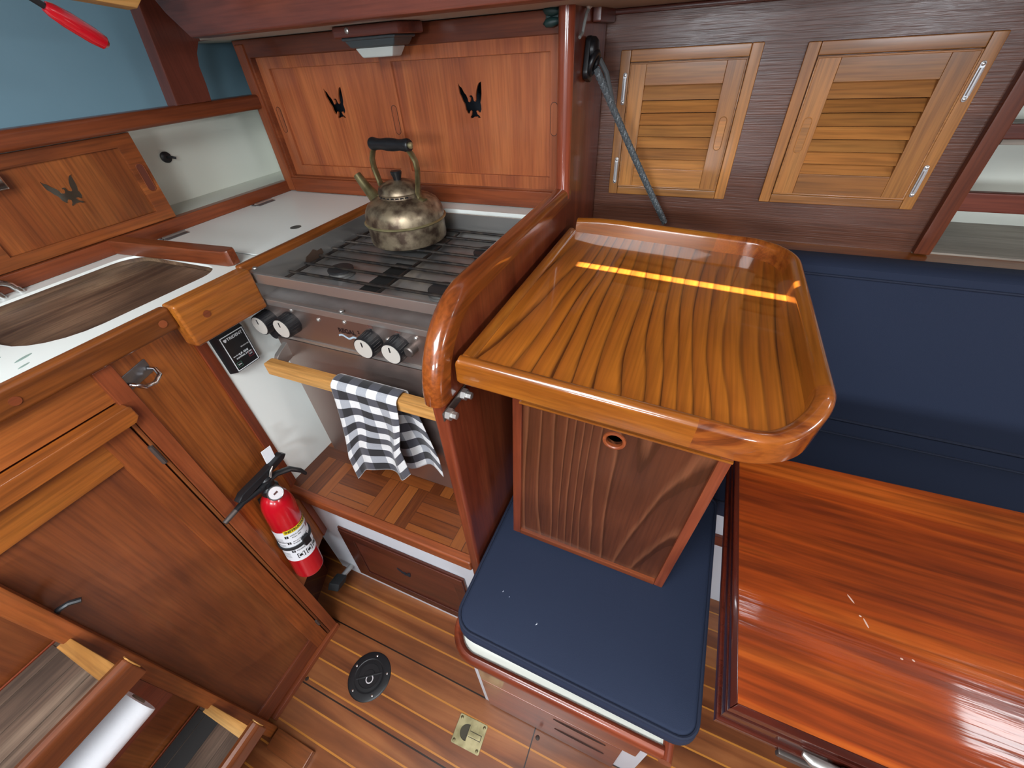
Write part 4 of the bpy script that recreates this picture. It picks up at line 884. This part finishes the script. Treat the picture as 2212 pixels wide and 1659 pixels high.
# ------------------------------------------------------------------ drop tray on its locker box (local frame, heeled 3 degrees)
t = thing('tray_table', 'glossy varnished teak tray table with raised fiddles above a drop-front box', 'table', (-.254,.36,1.03), None, True, (0,R(3),0))
UX, VX, RC = .441, .533, .091
wT = -.040
surf = [(0.004,.006)] + [(u, v) for u, v in rrect(.004, UX-.014, .006, VX-.014, [.002,RC-.012,RC-.012,.002], 10)]
obj('tray_top', plate(NB(), rrect(.004, UX-.014, .006, VX-.014, [.002,RC-.012,RC-.012,.002], 10), [], .020, XY(-.012)), wood('teaktray', 'y'), t)
def rail(name, pts, hs, mat, th=.021, inset=0):
    """fiddle: outline on the outer edge, top heights hs, swept with a rounded top"""
    bm = NB(); rings = []; P = [Vector((a,b,0)) for a, b in pts]
    for i, p in enumerate(P):
        T = ((P[min(i+1,len(P)-1)]-P[max(i-1,0)])).normalized(); inn = Vector((-T.y, T.x, 0)); h = hs[i]
        row = []
        for s, w in [(.004,wT),(0,wT+.006),(0,h-.009),(.0015,h-.0045),(.005,h-.0012),(.0095,h),(.014,h-.001),(.0185,h-.0045),(th,h-.009),(th,wT+.004)]:
            row.append(bm.verts.new(p+inn*s+Vector((0,0,w))))
        rings.append(row)
    for A, Q in zip(rings, rings[1:]):
        for k in range(len(A)): bm.faces.new((A[k], Q[k], Q[(k+1) % len(A)], A[(k+1) % len(A)]))
    bm.faces.new(rings[0]); bm.faces.new(rings[-1][::-1]); bmesh.ops.recalc_face_normals(bm, faces=bm.faces[:])
    return obj(name, bm, mat, t)
def arcp(cx, cy, a0, a1, n=18): return [(cx+RC*math.cos(R(a0+(a1-a0)*k/n)), cy+RC*math.sin(R(a0+(a1-a0)*k/n))) for k in range(n+1)]
LO, HI = .0045, .030
sm = lambda x: x*x*(3-2*x)
c1 = [(.306+(UX-RC-.306)*k/4, 0) for k in range(4)] + arcp(UX-RC, RC, -90, 0)
n1 = len(c1); h1 = [LO + (HI-LO)*sm(min(1,max(0,(i/(n1-1)-.35)/.6))) for i in range(n1)]
rail('front_rail', [(-.003,.006),(-.0015,.0015),(.002,0)]+[(.306*k/6, 0) for k in range(1,7)], [LO-.004,LO-.001,LO]+[LO]*6, wood('teakrail', 'x'))
rail('corner_rail', c1, h1, wood('teakdark', 'x'))
rail('side_rail', [(UX, RC+(VX-2*RC)*k/6) for k in range(7)], [HI]*7, wood('teakrail', 'y'))
c2 = arcp(UX-RC, VX-RC, 0, 90) + [(UX-RC-(UX-RC-.30)*k/3, VX) for k in range(1,4)]
rail('corner_rail', c2, [HI]*len(c2), wood('teakdark', 'y'))
rail('back_rail', [(.30-(.282)*k/6, VX) for k in range(7)], [HI]*5+[HI-.001,HI-.006], wood('teakrail', 'x'))
rail('left_lip', [(0, VX-.022-(VX-.022-.014)*k/6) for k in range(7)], [LO+.001]*7, wood('teakrail', 'y'), .020)
# box under the tray
bx0, bx1, by0, by1, bz0, bz1 = .064, .369, .042, .40, -.464, -.032
obj('box_side', B(bx0, bx0+.016, by0, by1, bz0, bz1, .002), wood('redwood', 'z'), t)
obj('box_side', B(bx1-.016, bx1, by0, by1, bz0, bz1, .002), wood('redwood', 'z'), t)
obj('box_bottom', B(bx0+.016, bx1-.016, by0, by1, bz0, bz0+.014, .001), wood('mahogany', 'x'), t)
obj('box_back', B(bx0+.016, bx1-.016, by1-.012, by1, bz0+.014, bz1), wood('mahogany', 'z'), t)
obj('box_head', B(bx0+.012, bx1-.0, by0-.003, by0+.012, bz1-.052, bz1-.048, .001), wood('teakrail', 'x'), t)
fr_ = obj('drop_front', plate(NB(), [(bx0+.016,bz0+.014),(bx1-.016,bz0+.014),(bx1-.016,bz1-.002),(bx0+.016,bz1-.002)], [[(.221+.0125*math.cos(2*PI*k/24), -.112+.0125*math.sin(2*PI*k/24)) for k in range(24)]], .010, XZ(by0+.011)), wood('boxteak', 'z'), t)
Mr = basis((.221,by0+.006,-.112), (1,0,0), (0,0,1), (0,-1,0))
obj('finger_ring', lathe(NB(), [(.0118,-.004),(.0118,.0015),(.0135,.003),(.0165,.0022),(.0172,0),(.0172,-.002)], Mr, 32), wood('mahogany', 'x'), fr_)
# ------------------------------------------------------------------ seat under the tray
t = thing('seat_locker', 'low seat locker with rounded mahogany rim and drawer front by the floor drain', 'seat', (-.05,.5,0))
obj('carcase', B(-.245, .138, .209, .69, 0, .455), WPAINT, t)
obj('corner_board', B(-.245, -.231, .2065, .212, .0, .455), WPAINT, t)
obj('drawer_front', B(-.230, .094, .200, .210, .01, .232, .002), wood('redwood', 'x'), t)
obj('drawer_front', B(-.230, .120, .200, .210, .236, .452, .002), wood('redwood', 'x'), t)
for x, z in ((.004,.205),(.008,.118)):
    obj('finger_slot', plate(NB(), [(x+.058*math.cos(a), z+.008*math.sin(a)) for a in [2*PI*k/24 for k in range(24)]], [], .001, XZ(.1995)), plain('slot_shade', '#2a120b', .7), t)  # flat dark ellipses, the slots' shade put into their colour
bm = NB(); prism(bm, [(a, b, .472) for a, b in rrect(-.258, .140, .184, .655, [.045,.01,.01,.01], 8)], (0,0,.012), .002); obj('seat_top', bm, plain('cream_gloss', '#e3e4da', .3), t)
path = [(-.258+.0,.655),(-.258,.30)] + [(-.205+.053*math.cos(a)*1.0-.0, .236-.0+.058*math.sin(a)) for a in [PI+ .5*PI*k/10 for k in range(11)]] + [(-.15,.178),(.0,.178),(.132,.178)]
bm = NB(); tube(bm, [(a, b, .478) for a, b in path], .0165, 14, True, 1.0, .62, up=(0,0,1)); obj('rim_rail', bm, wood('redwood', 'x'), t)
bm = NB(); tube(bm, [(.137,.168,.474),(.141,.24,.474),(.141,.655,.474)], .0165, 14, True, 1.0, .62, up=(0,0,1)); obj('rim_rail', bm, wood('redwood', 'y'), t)
def cushion(name, label, poly, z0, z1, loc, pipe=True):
    t = thing(name, label, 'cushion', loc)
    n = len(poly); cx = sum(p[0] for p in poly)/n; cy = sum(p[1] for p in poly)/n
    bm = NB(); rings = []; zm = (z0+z1)/2; h = (z1-z0)/2
    for ins, z in [(.014,z0),(.003,z0+.006),(-.001,zm),(.001,z1-.010),(.007,z1-.003),(.013,z1-.001),(.05,z1+.003),(.11,z1+.005)]:
        row = []
        for i, p in enumerate(poly):
            a = Vector(poly[i-1]+(0,)); b = Vector(poly[(i+1) % n]+(0,)); T = (b-a).normalized(); inn = Vector((-T.y,T.x,0))
            q = Vector((p[0],p[1],0))+inn*ins
            if ins > .04:
                k = ins/.2; q = Vector((p[0]+(cx-p[0])*k, p[1]+(cy-p[1])*k, 0))
            row.append(bm.verts.new((q.x,q.y,z)))
        rings.append(row)
    for A, Q in zip(rings, rings[1:]):
        for k in range(n): bm.faces.new((A[k], A[(k+1) % n], Q[(k+1) % n], Q[k]))
    bm.faces.new(rings[0][::-1]); bm.faces.new(rings[-1])
    obj('cover', bm, NAVY, t)
    if pipe:
        loop = []
        for i, p in enumerate(poly):
            a = Vector(poly[i-1]+(0,)); b = Vector(poly[(i+1) % n]+(0,)); T = (b-a).normalized(); inn = Vector((-T.y,T.x,0))
            q = Vector((p[0],p[1],z1-.0035))+inn*.004; loop.append(q)
        obj('piping', tube(NB(), loop+[loop[0]], .0032, 8), plain('navy_piping', '#131d33', .8), t)
    return t
poly = rrect(-.258, .172, .196, .652, [.045,.035,.02,.02], 8)
poly = [(x+.012*max(0,(y-.2)/.5) if x > 0 else x, y-.010*max(0,(x+.1)/.3) if y < .4 else y) for x, y in poly]
cu = cushion('seat_cushion', 'navy blue cushion on the seat locker beneath the tray', poly, .488, .541, (-.05,.45,.488))
for x, y in ((-.19,.285),(-.175,.28),(-.11,.255)):
    bm = NB(); tube(bm, [(x,y,.5435),(x+.002,y+.002,.5443),(x+.0015,y+.004,.5437)], .0007, 5); obj('lint', bm, PAPER, cu)
# ------------------------------------------------------------------ settee
t = thing('settee', 'white painted settee base under the navy cushions at right', 'settee', (.9,.8,0))
obj('front_board', B(-.26, 2.3, .70, .72, 0, .45), WPAINT, t)
obj('seat_board', B(-.26, 2.3, .70, 1.09, .44, .455), WPAINT, t)
obj('cap_trim', B(.16, 2.3, .69, .71, .30, .34, .004), wood('redwood', 'x'), t)
cushion('settee_cushion', 'long navy settee seat cushion running behind the table', rrect(-.25, 2.2, .664, .998, .03, 6), .456, .515, (.9,.86,.456))
# backrest: built standing up
t = thing('backrest_cushion', 'tall navy backrest cushion under the shelf behind the table', 'cushion', (.9,1.05,.515))
bm = NB(); prism(bm, [(-.24,y,z) for y, z in ((.9985,.512),(1.094,.512),(1.096,.945),(1.075,.955),(1.05,.953),(1.034,.94))], (2.4,0,0), .010, 3)
obj('cover', bm, NAVY, t)
obj('piping', tube(NB(), [(-.24,1.0315,.922),(2.16,1.0315,.922)], .0032, 8), plain('navy_piping', '#131d33', .8), t)
obj('piping', tube(NB(), [(-.24,1.0005,.556),(.4,1.0005,.556),(2.16,1.0005,.556)], .0040, 8), plain('navy_piping', '#131d33', .8), t)
# ------------------------------------------------------------------ saloon table
TZ = .76
t = thing('saloon_table', 'glossy orange-red mahogany saloon table with dark moulded edge', 'table', (.8,.4,0))
tx, ty = .152, .186
outl = [(tx,ty),(1.75,ty),(1.75,.64),(.56,.617),(.25,.609),(.156,.60)]
bm = NB(); prism(bm, [(x, y, TZ-.012) for x, y in [(tx+.010,ty+.010),(1.74,ty+.010),(1.74,.632),(.56,.609),(.25,.601),(.164,.592)]], (0,0,.0125), .001); obj('table_top', bm, wood('table', 'x'), t)
bm = NB(); prism(bm, [(x, y, TZ-.034) for x, y in outl], (0,0,.022), .003); obj('edge_band', bm, wood('tableedge', 'x'), t)
bm = NB(); prism(bm, [(tx+.002,ty+.002,TZ-.012),(1.748,ty+.002,TZ-.012),(1.74,ty+.0105,TZ-.012),(tx+.0105,ty+.0105,TZ-.012)], (0,0,.013), .0015); obj('edge_bead', bm, wood('tableedge', 'x'), t)
bm = NB(); prism(bm, [(tx+.002,ty+.002,TZ-.012),(tx+.0105,ty+.0105,TZ-.012),(.1645,.592,TZ-.012),(.157,.598,TZ-.012)], (0,0,.013), .0015); obj('edge_bead', bm, wood('tableedge', 'y'), t)
bm = NB(); prism(bm, [(tx-.004,ty-.004,TZ-.048),(1.752,ty-.004,TZ-.048),(1.752,.645,TZ-.048),(.56,.621,TZ-.048),(.25,.613,TZ-.048),(.154,.604,TZ-.048)], (0,0,.014), .004); obj('under_moulding', bm, wood('tableedge', 'x'), t)
obj('pedestal', B(.95, 1.05, .34, .44, 0, TZ-.045, .01), wood('redwood', 'z'), t)
for (x, y), ang in (((.298,.372),1.0),((.310,.345),1.25),((.305,.352),.2),((.34,.315),0),((.352,.318),.6)):
    obj('scuff_mark', lathe(NB(), [(.006 if ang > .9 else .0016,0),(0,.0003)], Matrix.Translation((x,y,TZ+.0006)) @ Matrix.Rotation(-ang,4,'Z') @ Matrix.Diagonal((1,.18 if ang > .9 else .7,1,1)), 12), plain('scuff_grey', '#c9a595', .6), t)
lt = obj('latch_bar', tube(NB(), [(.232,ty-.004,TZ-.020),(.240,ty-.007,TZ-.020),(.265,ty-.008,TZ-.020)], [.003,.006,.006], 10), STEEL, t)
obj('latch_bar', tube(NB(), [(.295,ty-.008,TZ-.020),(.322,ty-.007,TZ-.020),(.332,ty-.004,TZ-.020)], [.006,.006,.003], 10), STEEL, t)
obj('latch_plate', B(.215, .345, ty-.009, ty-.003, TZ-.052, TZ-.040, .002), plain('dull_steel', '#6c6460', .45, .8), t)
obj('latch_body', B(.264, .297, ty-.016, ty-.002, TZ-.054, TZ-.010, .004), plain('worn_pewter', '#4c4d4c', .4, .8, spot='#77766e', sscale=90), t)
# ------------------------------------------------------------------ fittings let into the sole
t = thing('deck_plate', 'round black plastic inspection plate in the wooden floor', 'drain cover', (-.575,.128,0))
Md = Matrix.Translation((-.575,.128,0))
obj('flange', lathe(NB(), [(.060,0),(.060,.002),(.057,.0045),(.042,.005),(.040,.0035),(0,.0035)], Md, 48), BLACK, t)
lid = obj('screw_lid', lathe(NB(), [(.0385,.003),(.038,.0058),(.030,.0062),(.029,.0048),(.016,.0045),(.015,.0058),(0,.0058)], Md, 48), BLACK, t)
obj('turn_bar', box(NB(), -.036, .036, -.0025, .0025, .0045, .0075, .001, 2, Md @ Matrix.Rotation(R(35),4,'Z')), BLACK, lid)
obj('centre_ring', lathe(NB(), [(.011,.0058),(.0105,.0066),(.0085,.0066),(.008,.0058)], Md @ Matrix.Translation((.006,-.006,0)), 24), plain('dial_grey', '#c9c2c4', .5), lid)
for k in range(5):
    a = 2*PI*k/5+.5; obj('plate_screw', screw_bm((-.575+.050*math.cos(a),.128+.050*math.sin(a),.0048), (0,0,1), .0035, .0016), CHROME, t)
t = thing('floor_latch', 'square aged brass lift latch in the wooden floor', 'latch', (-.253,.125,0))
Ml = basis((-.253,.1255,0), (1,.03,0), (-.03,1,0), (0,0,1))
hole = [(-.008+.017*math.cos(a), .017*math.sin(a)) for a in [PI/2+PI*k/14 for k in range(15)]] + [(-.004,-.017),(-.004,.017)]
obj('plate', plate(NB(), rrect(-.039,.039,-.031,.031,.004), [hole], .003, Ml @ Matrix.Translation((0,0,.0015)), .0006), BRASS, t)
obj('recess', plate(NB(), rrect(-.030,.0,-.02,.02,.003), [], .0006, Ml @ Matrix.Translation((0,0,.0004))), plain('recess_brown', '#3a3524', .6), t)
bm = NB(); plate(bm, [(-.004,-.016),(-.0005,-.016),(-.0005,-.005),(.031,-.005),(.031,.005),(-.0005,.005),(-.0005,.016),(-.004,.016)], [], .003, Ml @ Matrix.Translation((0,0,.0027)), .0005)
lv = obj('lift_lever', bm, BRASS, t)
obj('lever_slot', plate(NB(), [(.0,-.0066),(.0325,-.0066),(.0325,.0066),(.0,.0066)], [[(.001,-.0052),(.0312,-.0052),(.0312,.0052),(.001,.0052)]], .0006, Ml @ Matrix.Translation((0,0,.0032))), plain('recess_brown', '#3a3524', .6), t)
for x in (-.032,.032):
    for y in (-.024,.024): obj('plate_screw', screw_bm(Ml @ Vector((x,y,.003)), (0,0,1), .0038, .0012), plain('old_screw', '#6b6247', .4, .8), t)
for x, y in ((-.0885,.185),(-.74,.055)):
    solo('floor_screw', screw_bm((x,y,0), (0,0,1), .0055, .0012), plain('dark_bung', '#2c1a10', .5), 'dark screw head in the floor beside the seat locker' if x > -.5 else 'dark screw head in the floor by the cabinet plinth', 'screw', (x,y,0))
